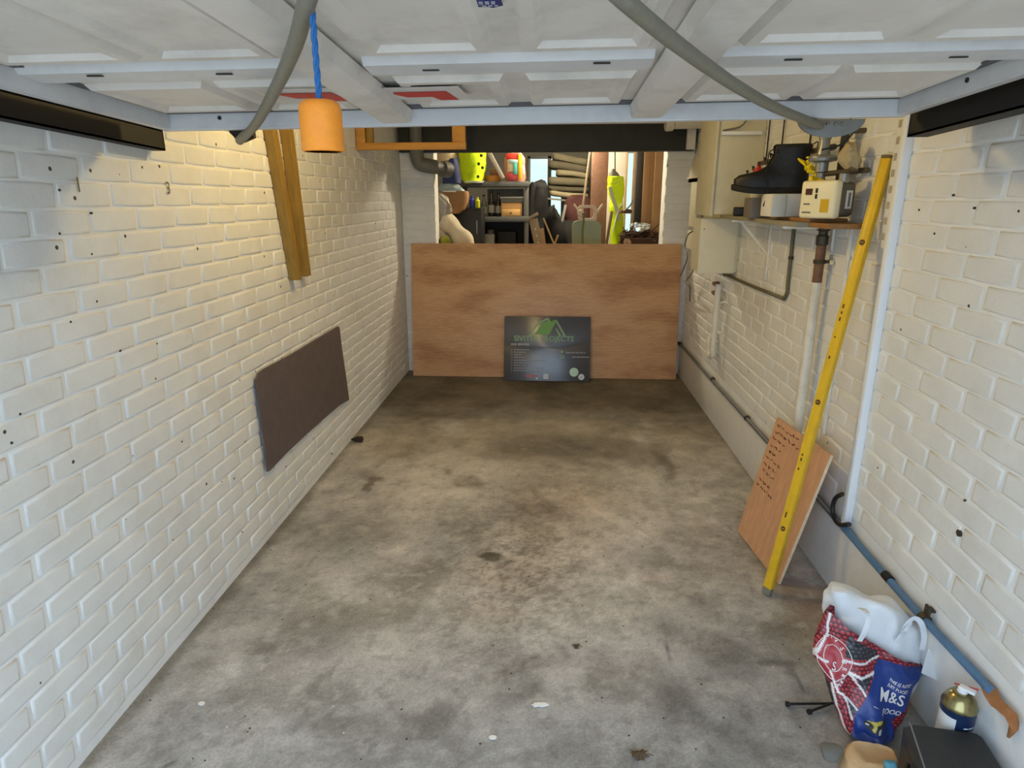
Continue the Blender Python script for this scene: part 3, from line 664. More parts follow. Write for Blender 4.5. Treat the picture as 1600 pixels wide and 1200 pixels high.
def ycyl(pts): return pts
bp = thing('blue_pipe', 'long pipe painted blue at the near end running along the plinth top', 'pipe', (XR-.02, 3.5, .29))
bluem = M('chipped blue pipe paint', (84, 122, 158), .4, .14, 12, .1, dirt=(70, 74, 76), dirt_scale=9, dirt_amt=.35)
greym = M('dull grey pipe', (96, 100, 104), .45, .15, 10)
px_ = XR-.021
B().tube([(px_, 2.42, .316), (px_, 1.9, .312), (px_, 1.6, .322), (px_, 1.50, .325)], .0135, 12, 5).build('blue_length', bluem, bp, label='blue painted near length')
B().tube([(px_, 5.86, .30), (px_, 4.2, .31), (px_, 2.42, .316)], .0125, 12, 5).build('grey_length', greym, bp, label='bare grey far length')
for y, w in ((1.82, .026), (4.62, .014), (3.75, .014)):
    b = B(); b.tube([(px_, y-w/2, .315), (px_, y+w/2, .315)], .018, 12)
    if w > .02: b.box((XR-.02, y-w/2, .318), (XR-.012, y+w/2, .362), .002).box((XR-.013, y-w/2, .345), (XR+.002, y+w/2, .352))
    b.build('pipe_clip', grease, bp)
B().tube([(px_, 2.03, .315), (px_, 2.07, .315)], .016, 12).build('coupling', black, bp)
B().tube([(px_, 5.84, .30), (px_, 5.90, .30)], .019, 12).build('end_cap', black, bp)
tapem = M('torn brown tape', (160, 108, 66), .7, .25, 30, .4, 120)
rs = []
for k, (x, y, r) in enumerate(((1541, 1072, .015), (1548, 1082, .019), (1556, 1096, .016), (1566, 1104, .013), (1575, 1114, .012), (1582, 1124, .015), (1585, 1134, .012), (1580, 1143, .008), (1576, 1151, .003))):
    c = P(x, y, X=XR-.022); rs.append([c+Vector((.6*r*math.cos(a), r*math.sin(a)*1.1, r*.5*math.sin(a+.8)+r*math.cos(a)*.5))+noise.noise_vector(Vector((k*1.3, a, 2)))*.004 for a in [2*math.pi*j/10 for j in range(10)]])
b = B(); b.rings(rs); b.build('torn_tape', tapem, bp, 60, label='torn brown tape on the pipe end')
# dark hooked offcut behind the trunking foot
hk = B(); hk.tube([P(x, y, X=XR-.03) for x, y in ((1316, 772), (1306, 778), (1301, 792), (1303, 808), (1312, 820), (1327, 819))], .009, 10, 6)
hk.build('curved_hook', M('black rubber hook', (44, 42, 40), .5, .2, 30), None, 60, 'black curved hook behind the foot of the white trunking', 'hook')
# gas riser: painted plastic below, rusty iron above, with fitting and clip
gp = thing('gas_riser', 'upright gas pipe, rusty above and white below, rising to the meter', 'pipe', (1.13, 2.80, .33))
gx = 1.172; gy = P(1279, 420, X=gx).y
def gpt(y): p = P(1281-(y-340)*.115, y, X=gx); return p
pz = lambda z: Vector((gx, gy, z))
B().tube([pz(.32), pz(1.24)], .0215, 14).build('white_sleeve', whitep, gp)
B().tube([pz(1.235), pz(1.43)], .0205, 14).build('iron_pipe', rust, gp)
B().lathe([(.022, 1.40), (.027, 1.405), (.027, 1.44), (.020, 1.445), (.020, 1.46), (.029, 1.465), (.029, 1.49), (.019, 1.495), (.017, 1.545)], (gx, gy, 0), (0, 0, 1), 8).build('union_fitting', grease, gp, 30)
b = B(); b.lathe([(.0225, 1.322), (.026, 1.322), (.026, 1.338), (.0225, 1.338)], (gx, gy, 0), (0, 0, 1), 14); b.obox((gx+.045, gy-.015, 1.331), (Vector((1, -.2, 0)).normalized(), Vector((.2, 1, 0)).normalized(), Vector((0, 0, 1))), (.045, .004, .007)); b.build('pipe_clip', grease, gp)
B().lathe([(.010, 0), (.010, .012), (.006, .014)], (XR-.006, gy-.04, 1.331), (-1, 0, 0), 10).build('clip_screw', creamp, gp)
B().tube([(XR-.006, 2.735, .6), (XR-.006, 2.745, 1.5)], .009, 8).build('thin_pipe', whitep, gp)
# meter, turned a little to the doorway
mn = Vector((-.88, -.475, 0)).normalized(); mu_ = Vector((.475, -.88, 0)).normalized(); mz = Vector((0, 0, 1))
m0 = (P(1250, 312, X=1.0)+P(1305, 311, X=1.075))/2; m0.z = 1.592
gm = thing('gas_meter', 'cream gas meter with small display and yellow label on the riser', 'gas meter', m0-mz*.075)
cb = M('cream meter casing', (236, 226, 186), .4, .04, 8)
hw, hh = .083, .072
b = B(); b.obox(m0-mn*.018, (mu_, mz, mn), (hw, hh, .020), .012, 3); b.build('front_case', cb, gm)
b = B(); b.obox(m0-mn*.078, (mu_, mz, mn), (hw*.96, hh*.92, .044), .022, 4); b.build('rear_body', M('dark grey meter body', (92, 88, 78), .5, .08, 10), gm)
fp = plane_place(m0+mn*.002, mu_, mz, mn, .0006)
def frect(a0, c0, a1, c1): return [fp(a0, c0), fp(a1, c0), fp(a1, c1), fp(a0, c1)]
B().poly(frect(-.056, .018, -.024, .042), mn*.001).build('display', M('dark red display', (70, 34, 38), .3), gm, 0)
b = B()
for c in (.034, .012): b.obox(fp(-.004, c), (mu_, mz, mn), (.0045, .009, .003), .002)
b.build('button', blackp, gm)
B().poly(frect(.020, -.048, .058, .002), mn*.001).build('yellow_label', M('mustard label', (208, 168, 30), .5, .05), gm, 0)
for q in ((-.06, -.02, -.03, -.014), (-.064, -.052, -.022, -.046)): B().poly(frect(*q), mn*.0006).build('print', greyp, gm, 0)
e0 = m0-mn*.078-mz*0+mu_*hw*.97
b = B(); b.obox(e0, (mn, mz, mu_), (.016, .034, .0015)); b.build('serial_plate', M('white serial plate', (214, 212, 204), .5), gm, 0)
b = B(); b.obox(e0+mu_*.0018, (mn, mz, mu_), (.006, .026, .0006)); b.build('barcode', greyp, gm, 0)
B().lathe([(.019, 0), (.019, .034), (.014, .036)], m0-mn*.072+mz*.062+mu_*.05, (0, 0, 1), 14).build('outlet_union', galv, gm, 40)
# regulator pipework above the meter
rg = thing('gas_regulator', 'grey gas regulator and brown pipes above the cream meter', 'gas regulator', (1.10, 2.84, 1.66))
c = P(1284, 260, X=1.09)
rx, ry = c.x, c.y
B().lathe([(.022, 1.652), (.022, 1.668), (.018, 1.672), (.018, 1.695), (.025, 1.70), (.025, 1.735), (.052, 1.742), (.055, 1.752), (.052, 1.760), (.026, 1.766), (.020, 1.80), (.020, 1.825), (.024, 1.826), (.024, 1.832)], (rx, ry, 0), (0, 0, 1), 24).build('regulator_body', galv, rg, 30)
B().lathe([(.026, 1.832), (.026, 1.842), (.012, 1.846), (.012, 1.875)], (rx, ry, 0), (0, 0, 1), 8).build('brass_nut', grease, rg, 20)
dk = M('brown painted iron', (88, 76, 56), .6, .2, 20)
B().tube([(rx-.01, ry+.01, 1.69), (XR-.03, ry-.10, 1.70), (XR-.02, ry-.16, 1.70)], .011, 10, 4).build('flat_bracket', dk, rg)
B().tube([(rx+.085, ry+.02, 1.62), (rx+.085, ry+.02, 1.88)], .016, 10).build('outlet_pipe', dk, rg)
B().tube([(1.17, 3.92, 1.785), (1.17, 3.2, 1.80), (rx+.06, ry+.06, 1.80), (rx+.02, ry+.02, 1.79)], .012, 10, 4).build('feed_pipe', dk, rg)
B().tube([(rx+.02, ry, 1.852), (rx+.14, ry-.06, 1.852)], .010, 8).build('top_link', dk, rg)
# yellow ties round the regulator
b = B()
for k, (x, y) in enumerate(((1262, 246), (1258, 253), (1266, 258), (1268, 266), (1271, 276), (1273, 284))):
    q = P(x, y, X=rx-.03); rr = random.Random(k); b.tube([q, q+Vector((rr.uniform(-.03, .03), rr.uniform(-.02, .02), rr.uniform(-.02, .02))), q+Vector((rr.uniform(-.02, .04), -.02, rr.uniform(-.03, .0))), q+Vector((.01, .01, -.03))], .0085, 7, 4, .5)
b.build('yellow_tape', yellowp, rg, 60, label='bright yellow warning tape knotted on the pipe')
# crumpled paper tucked behind the outlet pipe
b = B(); b.lump([(262, 1325, 1344, 0, .8), (250, 1318, 1349), (235, 1322, 1347), (222, 1330, 1342, 0, .6)], P(1335, 245, X=1.15).y, .035, 14, .016, 5, wsc=30)
b.build('crumpled_paper', M('brown paper', (176, 160, 124), .8, .15, 20), None, 30, 'crumpled brown paper stuffed behind the regulator pipes', 'paper')

# shelf
sh = thing('wall_shelf', 'grey painted wall shelf carrying the black boot', 'shelf', (1.10, 3.4, 1.47))
B().box((.995, 2.76, 1.483), (XR-.001, 3.99, 1.503), .003).build('board', M('grey painted shelf board', (148, 140, 118), .6, .12, 6), sh)
B().box((1.045, 2.56, 1.4845), (1.20, 2.758, 1.5035), .002).box((1.045, 2.76, 1.5035), (1.20, 3.22, 1.518), .002).build('wood_plank', M('brown shelf plank', (150, 108, 62), .6, .2, 6, stretch=(8, 1, 8)), sh, label='bare brown plank end')
for y in (3.74, 2.92):
    b = B(); b.box((1.0, y-.012, 1.470), (XR, y+.012, 1.482), .002); b.box((XR-.012, y-.012, 1.15 if y > 3 else 1.38), (XR, y+.012, 1.47), .002)
    if y > 3: b.poly([(1.06, y-.003, 1.470), (XR-.01, y-.003, 1.30 if y > 3 else 1.42), (XR-.01, y-.003, 1.285 if y > 3 else 1.41), (1.04, y-.003, 1.470)], (0, .006, 0))
    b.build('bracket', whitep, sh)
# boot
def boot():
    heel, toe = Vector((1.145, 3.10, 1.622)), Vector((.842, 3.185, 1.622)); ax = (toe-heel).normalized(); sd = Vector((-ax.y, ax.x, 0)); up = Vector((0, 0, 1))
    L = (toe-heel).length
    t = thing('work_boot', 'black leather ankle work boot resting across the white carton', 'boot', heel.lerp(toe, .5)-up*.006)
    W = lambda s, a, h: heel+ax*(s*L)+sd*a+up*h
    def outline(s): return .036+.012*math.exp(-((s-.72)/.2)**2)-.010*math.exp(-((s-.42)/.14)**2)
    def ring(s0, s1, wf, h, lift=0, n=26, toe_h=0):
        r = []
        for k in range(n):
            a = 2*math.pi*k/n; c, q = math.cos(a), math.sin(a); s = (s0+s1)/2+(s1-s0)/2*math.copysign(abs(c)**.75, c)
            r.append(W(s, outline(s)*wf*math.copysign(abs(q)**.7, q), h+lift*max(0, s-.6)**2))
        return r
    leather = M('black boot leather', (20, 20, 22), .5, .25, 30, .3, 120)
    b = B(); b.rings([ring(-.02, 1.02, 1.08, -.006, .10), ring(-.03, 1.03, 1.12, .0, .10), ring(-.03, 1.03, 1.12, .018, .10), ring(-.01, 1.01, 1.03, .022, .10)]); b.build('sole', M('black rubber sole', (14, 14, 15), .7, .2, 30), t, 50)
    b = B(); b.rings([ring(-.01, 1.0, 1.0, .020, .10), ring(-.01, 1.0, 1.03, .045, .1), ring(-.012, .975, 1.0, .066, .0), ring(-.012, .93, .93, .078), ring(-.012, .79, .90, .087), ring(-.01, .64, .86, .100), ring(-.005, .56, .84, .120), ring(.005, .515, .86, .148), ring(.0, .49, .92, .172), ring(-.02, .50, 1.0, .186), ring(-.025, .50, 1.0, .200), ring(-.01, .475, .88, .208), ring(.02, .44, .74, .196), ring(.04, .42, .66, .14)], True, True)
    b.build('upper', leather, t, 60)
    b = B()
    for k in range(6):
        s, h = .80-.075*k, .088+.018*k
        b.tube([W(s+.02, .024, h-.006), W(s+.03, .0, h+.010), W(s+.005, -.024, h+.004)], .0028, 6, 4)
        b.tube([W(s+.02, -.024, h-.006), W(s+.03, .0, h+.010), W(s+.005, .024, h+.004)], .0028, 6, 4)
    b.tube([W(.47, .03, .19), W(.55, .045, .17), W(.56, .045, .10), W(.52, .055, .01), W(.56, .06, -.06)], .0026, 6, 5)
    b.build('laces', M('black laces', (34, 34, 36), .8), t, 60)
    b = B(); b.rings([[W(.60-.02*k+.0*j, a, .128+.022*k+.004*(1-abs(a)/.03)) for a in (-.028, -.014, 0, .014, .028)] for k, j in ((0, 0), (1, 0), (2, 0), (3, 0), (4, 0))], False, False, False)
    b.build('tongue', leather, t, 60)
    b = B(); b.tube([W(-.03, 0, .175), W(-.075, 0, .19), W(-.075, 0, .215), W(-.02, 0, .205)], .005, 8, 4, .5); b.build('pull_loop', leather, t)
boot()
wb = thing('white_carton', 'small white carton with purple label under the boot heel', 'box', (1.11, 3.07, 1.519))
q0, q1 = P(1204, 332, Y=2.98), P(1254, 332, Y=2.98)
B().box((q0.x+.004, 2.99, 1.5185), (1.198, 3.14, 1.616), .004).build('carton', M('white carton card', (222, 222, 216), .6, .05), wb)
B().box((q0.x, 2.975, 1.5183), (q0.x+.062, 2.989, 1.614), .003).build('end_flap', M('grey carton flap', (206, 206, 196), .6, .05), wb)
B().box((1.165, 2.9885, 1.56), (1.197, 2.9898, 1.612)).build('purple_label', M('purple label', (96, 78, 120), .5), wb, 0)
B().box((1.165, 2.9885, 1.522), (1.197, 2.9898, 1.556)).build('grey_label', M('lavender label', (160, 158, 170), .5), wb, 0)
c = P(1153, 325, X=1.02)
rd = thing('radio_handset', 'small black two-part gadget on the grey shelf below the boot toe', 'gadget', (c.x, c.y, 1.504))
B().obox((1.055, c.y-.02, 1.5275), (Vector((1, -.25, 0)).normalized(), Vector((.25, 1, 0)).normalized(), mz), (.062, .036, .023), .008, 3).build('body', blackp, rd)
b = B(); b.obox((1.125, c.y-.05, 1.526), (Vector((1, -.1, 0)).normalized(), Vector((.1, 1, 0)).normalized(), mz), (.024, .034, .022), .009, 3); b.build('battery_grip', blackp, rd)
B().lathe([(.011, 0), (.011, .004), (.006, .006)], (1.095, c.y-.083, 1.528), (0, -1, 0), 14).build('lens', M('shiny dark lens', (50, 52, 56), .1), rd)
lt = P(1182, 300, Y=3.35)
bo = thing('glue_bottle', 'small bottle with red cap and yellow collar behind the boot', 'bottle', (lt.x, 3.35, 1.600))
B().lathe([(.026, 1.600), (.028, 1.604), (.028, 1.66), (.024, 1.665)], (lt.x, 3.35, 0), (0, 0, 1), 18).build('body', M('clear cream bottle', (206, 198, 170), .4), bo)
B().lathe([(.027, 1.661), (.026, 1.695), (.020, 1.70)], (lt.x, 3.35, 0), (0, 0, 1), 18).build('collar', M('yellow collar', (226, 196, 44), .5), bo)
B().lathe([(.025, 1.700), (.025, 1.735), (.010, 1.74), (.009, 1.755), (.003, 1.757)], (lt.x, 3.35, 0), (0, 0, 1), 18).build('cap', M('red bottle cap', (196, 50, 34), .45), bo)
gb = B(); gb.box((P(1174, 315, Y=3.3).x, 3.30, 1.5035), (P(1207, 315, Y=3.3).x, 3.42, 1.5995), .004)
gb.build('grey_tin', M('flat grey tin', (110, 104, 96), .5, .1), None, 40, 'square grey tin on the shelf behind the white carton, below the red capped bottle', 'tin', 'boxes on the wall shelf')

# electrics farther along
ce = M('cream painted steel box', (214, 208, 180), .5, .06, 6, dirt=(170, 160, 130), dirt_scale=4, dirt_amt=.25)
cu = thing('meter_cupboard', 'tall cream cupboard standing at the end of the boot shelf', 'cupboard', (1.08, 4.2, 1.505))
B().box((.955, 4.01, 1.505), (XR-.001, 4.40, 2.30), .004).build('carcass', ce, cu)
B().box((.937, 4.0, 1.495), (.953, 4.42, 2.32), .003).build('door', ce, cu)
B().box((.965, 3.985, 1.945), (1.19, 4.008, 1.965), .002).build('top_batten', trimw, cu)
B().tube([(.972, 4.004, 1.97), (1.08, 3.99, 2.0), (1.12, 3.99, 2.12)], .005, 6, 5).build('cable', greyp, cu)
lb = thing('fuse_box', 'square cream fuse box on the wall under the tall cupboard', 'fuse box', (1.09, 4.45, 1.13))
B().box((.972, 4.345, 1.125), (XR-.001, 4.60, 1.468), .004).build('box', ce, lb)
B().box((.962, 4.332, 1.120), (1.198, 4.344, 1.472), .004).build('front_plate', creamp, lb)
B().lathe([(.004, 0), (.004, .003)], (.985, 4.3315, 1.405), (0, -1, 0), 8).build('screw', grease, lb)
def ebox(name, lab, rect, X, y0, y1, parts=1, arch=False):
    (xa, ya, xb, yb) = rect; a = P(xa, ya, X=X); c = P(xb, yb, X=X); z1 = (P((xa+xb)/2, ya, X=X)).z; z0 = (P((xa+xb)/2, yb, X=X)).z; ym = P(xb, yb, X=X).y; yf = P(xa, yb, X=X).y
    t = thing(name, lab, 'electrical box', ((X+XR)/2, (ym+yf)/2, z0), 'cream electrical boxes along the back of the right wall')
    if arch:
        n = 10; r = (yf-ym)/2; pts = [(X, ym, z0), (X, yf, z0)]+[(X, (ym+yf)/2+r*math.cos(math.pi*k/n), z1-r*.7+r*.7*math.sin(math.pi*k/n)) for k in range(n+1)]
        B().poly(pts, (XR-.001-X, 0, 0)).build('case', ce, t, 30)
    else: B().box((X, ym, z0), (XR-.001, yf, z1), .006).build('case', ce, t)
    return t, X, ym, yf, z0, z1
t, X, ym, yf, z0, z1 = ebox('service_box', 'arched cream service box on the far right wall, uppermost beside the pier', (1076, 243, 1100, 277), 1.10, 0, 0, arch=True)
B().box((X-.012, ym-.005, z0-.006), (XR-.001, yf+.01, z0+.006), .002).build('ledge', creamp, t)
t, X, ym, yf, z0, z1 = ebox('service_box', 'tall cream service box below the arched one, behind the fuse box', (1075, 283, 1098, 356), 1.10, 0, 0)
B().box((X-.02, ym-.001, z0+.02), (X, ym+.16, z0+.17), .004).build('grey_switch', M('grey switch box', (132, 126, 108), .5), t)
t, X, ym, yf, z0, z1 = ebox('service_box', 'low cream service box on the far right wall, level with the plywood top', (1072, 362, 1097, 392), 1.10, 0, 0)
cbp = [P(x, y, X=1.10) for x, y in ((1090, 357), (1076, 366), (1070, 384), (1074, 402), (1068, 420), (1064, 432), (1072, 441), (1078, 448))]+[P(1078, 470, X=1.18)]
b = B(); b.tube(cbp, .006, 8, 6); b.tube([P(x, y, X=1.13) for x, y in ((1086, 410), (1082, 425), (1074, 436), (1070, 441))], .005, 8, 6)
b.build('loose_cable', greyp, None, 60, 'thin grey cable dangling beside the plywood edge', 'cable')
# dark conduit loop
cd_ = M('dark olive conduit', (104, 98, 72), .55, .15, 20)
ct = thing('conduit', 'dark conduit running down from shelf then along to the fuse box', 'conduit', (XR-.012, 3.7, 1.08))
B().tube([(XR-.011, 3.375, 1.482), (XR-.011, 3.37, 1.20), (XR-.011, 3.365, 1.135), (XR-.011, 3.40, 1.098), (XR-.011, 3.46, 1.094), (XR-.011, 4.0, 1.088), (XR-.011, 4.62, 1.088)], .0095, 10, 6).build('tube', cd_, ct, 60)
B().tube([(XR-.011, 4.56, 1.088), (XR-.011, 4.60, 1.088)], .014, 10).build('clip', grease, ct)
B().tube([(XR-.011, 3.368, 1.30), (XR-.011, 3.368, 1.315)], .013, 10).build('clip', grease, ct)
# two short wires dropping behind the boot
for x, y0, y1, lab in ((1196, 222, 258, 'thin black wire dropping past the cupboard edge'), (1262, 205, 250, 'thin black wire dropping behind the regulator'), (1221, 208, 232, 'thin black wire high on the wall between boot and cupboard')):
    p0, p1 = P(x, y0, X=XR-.008), P(x, y1, X=XR-.008); b = B(); b.tube([Vector((p1.x, p1.y, p0.z+.4)), p1], .004, 8)
    b.build('hanging_wire', blackp, None, 60, lab, 'wire', 'wires above the shelf')
# white plastic drain
wp = thing('drain_pipe', 'short white plastic drain pipe with U bend low on the far wall', 'pipe', (1.17, 4.95, .42))
wx = XR-.05; wy = P(1118, 500, X=wx).y; zt = P(1120, 443, X=wx).z; zb = P(1112, 556, X=wx).z
B().tube([(wx, wy, zb+.05), (wx, wy, zt)], .021, 14).build('pipe', whitep, wp)
B().tube([(wx, wy, zb+.07), (wx, wy, zb+.02), (wx, wy+.05, zb-.01), (wx, wy+.10, zb+.02), (wx, wy+.115, zb+.09), (wx+.03, wy+.12, zb+.14), (XR, wy+.12, zb+.145)], .0235, 14, 5).build('trap_bend', whitep, wp, 60)
B().lathe([(.026, 0), (.026, .05)], (wx, wy, zb+.06), (0, 0, 1), 14).build('collar', whitep, wp)
for z in (zb+.17, zt-.13): B().box((wx+.015, wy-.012, z), (XR, wy+.012, z+.012), .002).build('clip', whitep, wp)
for z in (zt-.01, zt-.075):
    b = B(); b.tube([(XR-.005, wy+.17, z), (wx, wy+.15, z), (wx, wy+.07, z-.005), (wx, wy+.02, z-.01)], .011, 8, 4); b.build('tap_tail', rust, wp, 60)

# ------------------------------------------------------------------ level and offcut leaning on the right wall
A0 = P(1194, 928, Z=.004); B0 = P(1381, 250, X=XR-.022)
la = (B0-A0).normalized(); ln = Vector((-.82, -.57, 0)); ln = (ln-la*ln.dot(la)).normalized(); lw = la.cross(ln)
if lw.x < 0: lw = -lw
lv = thing('spirit_level', 'long yellow spirit level leaning on the wall and plywood offcut', 'spirit level', A0)
LL = 1.775; lb_ = A0+lw*.004-ln*.012
yl = M('yellow level paint', (226, 182, 38), .4, .10, 14, dirt=(150, 122, 40), dirt_scale=9, dirt_amt=.35)
def lev(a0, a1, w0, w1, n0, n1, bev=.002):
    b = B(); c = lb_+la*((a0+a1)/2)+lw*((w0+w1)/2)+ln*((n0+n1)/2)
    return b.obox(c, (la, lw, ln), ((a1-a0)/2, (w1-w0)/2, (n1-n0)/2), bev)
lev(.03, LL-.012, -.0165, .0165, -.0125, .0125).build('beam', yl, lv)
lev(.03, LL-.012, -.0178, -.0115, -.0135, .0140, .002).build('edge_flange', yl, lv); lev(.03, LL-.012, .0115, .0178, -.0135, .0140, .002).build('edge_flange', yl, lv)
lev(0, .03, -.0185, .0185, -.014, .0145, .005).build('end_cap', M('grey level end cap', (120, 118, 104), .5), lv)
lev(LL-.012, LL, -.0185, .0185, -.014, .0145, .004).build('end_cap', M('brown worn end cap', (112, 98, 60), .6), lv)
vial = M('vial fluid', (170, 120, 50), .2)
for a in (.30, .84, 1.46):
    b = B(); b.lathe([(.0105, 0), (.0105, .002)], lb_+la*a+ln*.0122, ln, 20); rm = b.build('vial_recess', M('dark vial recess', (76, 58, 40), .5), lv)
    b = B(); b.tube([lb_+la*a-lw*.008+ln*.0145, lb_+la*a+lw*.008+ln*.0145], .003, 10); b.build('vial_tube', vial, rm)
b = B()
for a, l in ((1.22, .02), (1.195, .012), (1.17, .018), (1.10, .008), (1.02, .014), (.62, .01), (.60, .016), (.56, .012), (.36, .03)): b.obox(lb_+la*a+ln*.0126-lw*.004, (la, lw, ln), (l*.4, .003, .0006))
b.build('worn_print', M('worn dark print', (74, 58, 24), .6), lv, 0)

E = [P(1152, 829, Z=.003), P(1215.5, 912, Z=.003)]
T1 = P(1298, 711, X=XR-.085); T0 = P(1214, 652, Y=E[0].y+(T1.y-E[1].y)+.02)
oc = thing('plywood_offcut', 'plywood offcut with pencilled notes propped behind the yellow level', 'plywood offcut', (E[0]+E[1])/2)
on = (E[1]-E[0]).cross(T1-E[1]).normalized(); on = on if on.x < 0 else -on
ob = M('pinkish plywood offcut', (204, 156, 116), .6, .16, 7, .15, 80, stretch=(6, 6, 1))
b = B(); b.poly([E[0], E[1], T1, T0], -on*.012); b.build('board', ob, oc, 0)
b = B(); d1 = (T1-E[1]).normalized(); ew = (E[1]-E[0]).normalized()
b.poly([E[1]+ew*.0004, T1+ew*.0004, T1+ew*.0004-on*.012, E[1]+ew*.0004-on*.012], ew*.0012); b.build('pale_edge', M('pale sawn edge', (226, 204, 172), .7, .15, 40), oc, 0)
# pencilled list: illegible strokes down the far side
b = B(); rr = random.Random(8); ev = (T0-E[0]); eu = (E[1]-E[0])
def opt(s, t): return (E[0]*(1-s)+E[1]*s)*(1-t)+(T0*(1-s)+T1*s)*t+on*.0008
for row, (n0, t) in enumerate(((5, .955), (6, .90), (3, .85), (3, .79), (2, .735), (4, .69), (3, .63), (3, .575), (3, .50), (4, .45))):
    s = .05+rr.uniform(0, .03)
    for k in range(n0):
        w = rr.uniform(.035, .075); pts = []
        for j in range(5): pts.append(opt(s+w*j/4, t+rr.uniform(-.011, .011)))
        b.tube(pts, .0026, 5, 3, .3); s += w+.03
b.build('pencil_notes', M('dark pencil', (92, 56, 40), .8), oc, 0)
# ------------------------------------------------------------------ shopping bag, carrier, can, case on the floor
def inside(poly, x, y):
    r = False; n = len(poly)
    for i in range(n):
        x0, y0 = poly[i]; x1, y1 = poly[i-1]
        if (y0 > y) != (y1 > y) and x < (x1-x0)*(y-y0)/(y1-y0)+x0: r = not r
    return r
def near(poly, x, y):
    d = 1e9; s = 0; best = 0
    for (x0, y0), (x1, y1) in zip(poly, poly[1:]):
        L2 = (x1-x0)**2+(y1-y0)**2; t = max(0, min(1, ((x-x0)*(x1-x0)+(y-y0)*(y1-y0))/L2)); q = math.hypot(x-x0-t*(x1-x0), y-y0-t*(y1-y0))
        if q < d: d = q; best = s+t*math.sqrt(L2)
        s += math.sqrt(L2)
    return d, best
BROWS = [(1343, 1167, 1412, 1168, 1.60), (1326, 1152, 1424, 1152, 1.62), (1313, 1122, 1438, 1118, 1.645), (1302, 1085, 1452, 1093, 1.675), (1286, 1048, 1461, 1076, 1.70), (1287, 1015, 1463, 1068, 1.725), (1296, 985, 1461, 1063, 1.75), (1304, 966, 1459, 1058, 1.76)]
NT, NA = 180, 330
def bag_front(px, py):
    """point on the bag's printed front for a place in the print layout"""
    best = None
    for k in range(NT+1):
        a = bag_row(k/NT)
        u = (px-a[0])/(a[2]-a[0])*2-1; y = a[1]+(a[3]-a[1])*(u+1)/2
        if best is None or abs(y-py) < best[0]: best = (abs(y-py), k/NT, max(-.98, min(.98, u)))
    return best[1], best[2]
def bag_row(t):
    f = t*(len(BROWS)-1); i = min(int(f), len(BROWS)-2); f -= i; f = f*f*(3-2*f)*.5+f*.5
    return [BROWS[i][j]+(BROWS[i+1][j]-BROWS[i][j])*f for j in range(5)]
def bag_point(t, u, front=True, off=0.0):
    a = bag_row(t); L = P(a[0], a[1], Y=a[4]); R = P(a[2], a[3], Y=a[4]); c = (L+R)/2; h = (R-L)/2
    dep = .075*(.75+.25*math.sin(math.pi*min(1, t*1.1)))
    q = c+h*u+Vector((0, dep, 0)); s = math.sqrt(max(0, 1-u*u)); dirn = Vector((-.25, -.97, 0))
    q += dirn*(dep*s*(1 if front else -1))
    w = noise.noise_vector(Vector((q.x*17, q.y*12+4, q.z*14)))*.011+noise.noise_vector(q*42)*.0045
    w += Vector((0, -.012*math.sin(u*7+t*5)*s, 0))
    return q+w*(1 if t > .03 else .3)+dirn*off
BLUE = [(735, 540), (860, 560), (1062, 648), (1045, 740), (950, 805), (890, 880), (825, 925), (850, 1040), (840, 1090), (590, 1090), (540, 1010), (570, 960), (620, 830), (685, 680)]
DARKS = [[(540, 375), (738, 495), (720, 532), (528, 512)], [(598, 640), (705, 612), (640, 745)], [(500, 785), (610, 862), (575, 905)], [(405, 120), (440, 250), (415, 290), (395, 200)], [(400, 720), (425, 720), (470, 880), (440, 860)]]
LINES = [[(432, 285), (410, 420), (345, 560)], [(528, 540), (640, 548), (740, 520)], [(560, 610), (620, 640), (700, 615)], [(560, 620), (650, 738)], [(430, 640), (480, 760), (612, 858)], [(440, 720), (470, 870), (520, 990), (560, 1030)], [(505, 770), (575, 912)], [(330, 575), (410, 580)]]
def bag_print(px, py):
    x, y = (px-1200)*4, (py-900)*4
    if inside(BLUE, x, y):
        d = math.hypot((x-715)/70, (y-935)/52)
        if d < 1:
            n = noise.noise(Vector((x*.03, y*.03, 3)))
            return (.62, .50, .10) if n > .42 else (.7, .7, .68) if n < -.5 else (.035, .04, .05)
        return (.018, .048, .235)
    for l in LINES:
        d, s = near(l, x, y)
        if d < 8+3*math.sin(s*.55): return (.78, .74, .72)
    cx, cy = x/27, y/27; j = int(math.floor(cy)); cx += .5*(j % 2); i = math.floor(cx); fx, fy = cx-i-.5, cy-j-.5; d = math.hypot(fx, fy)*2
    sh = max(0, 1-d*d*.75); spark = .5 if math.hypot(fx+.12, fy+.14) < .13 else 0
    for p in DARKS:
        if inside(p, x, y): return tuple(.012+.05*sh*c+spark*.25 for c in (.8, .85, 1.2))
    e = math.hypot((x-455)/112, (y-545)/140)
    if e < 1: return (.40, .035, .045)
    return (.03+.50*sh**1.4+spark*.3, .004+.035*sh+spark*.25, .008+.045*sh+spark*.25)
sb = thing('shopping_bag', 'crumpled red and blue printed shopping bag standing by the plinth', 'bag', bag_point(0, 0))
vs = []; cols_ = []; fs = []
for k in range(NT+1):
    t = k/NT; a = bag_row(t)
    for j in range(NA):
        th = 2*math.pi*j/NA; u = -math.cos(th); fr = math.sin(th) >= 0
        vs.append(bag_point(t, u, fr)); px = a[0]+(a[2]-a[0])*(u+1)/2; py = a[1]+(a[3]-a[1])*(u+1)/2
        cols_.append(bag_print(px, py))
for k in range(NT):
    for j in range(NA): fs.append((k*NA+j, k*NA+(j+1) % NA, (k+1)*NA+(j+1) % NA, (k+1)*NA+j))
fs.append(tuple(range(NA))[::-1])
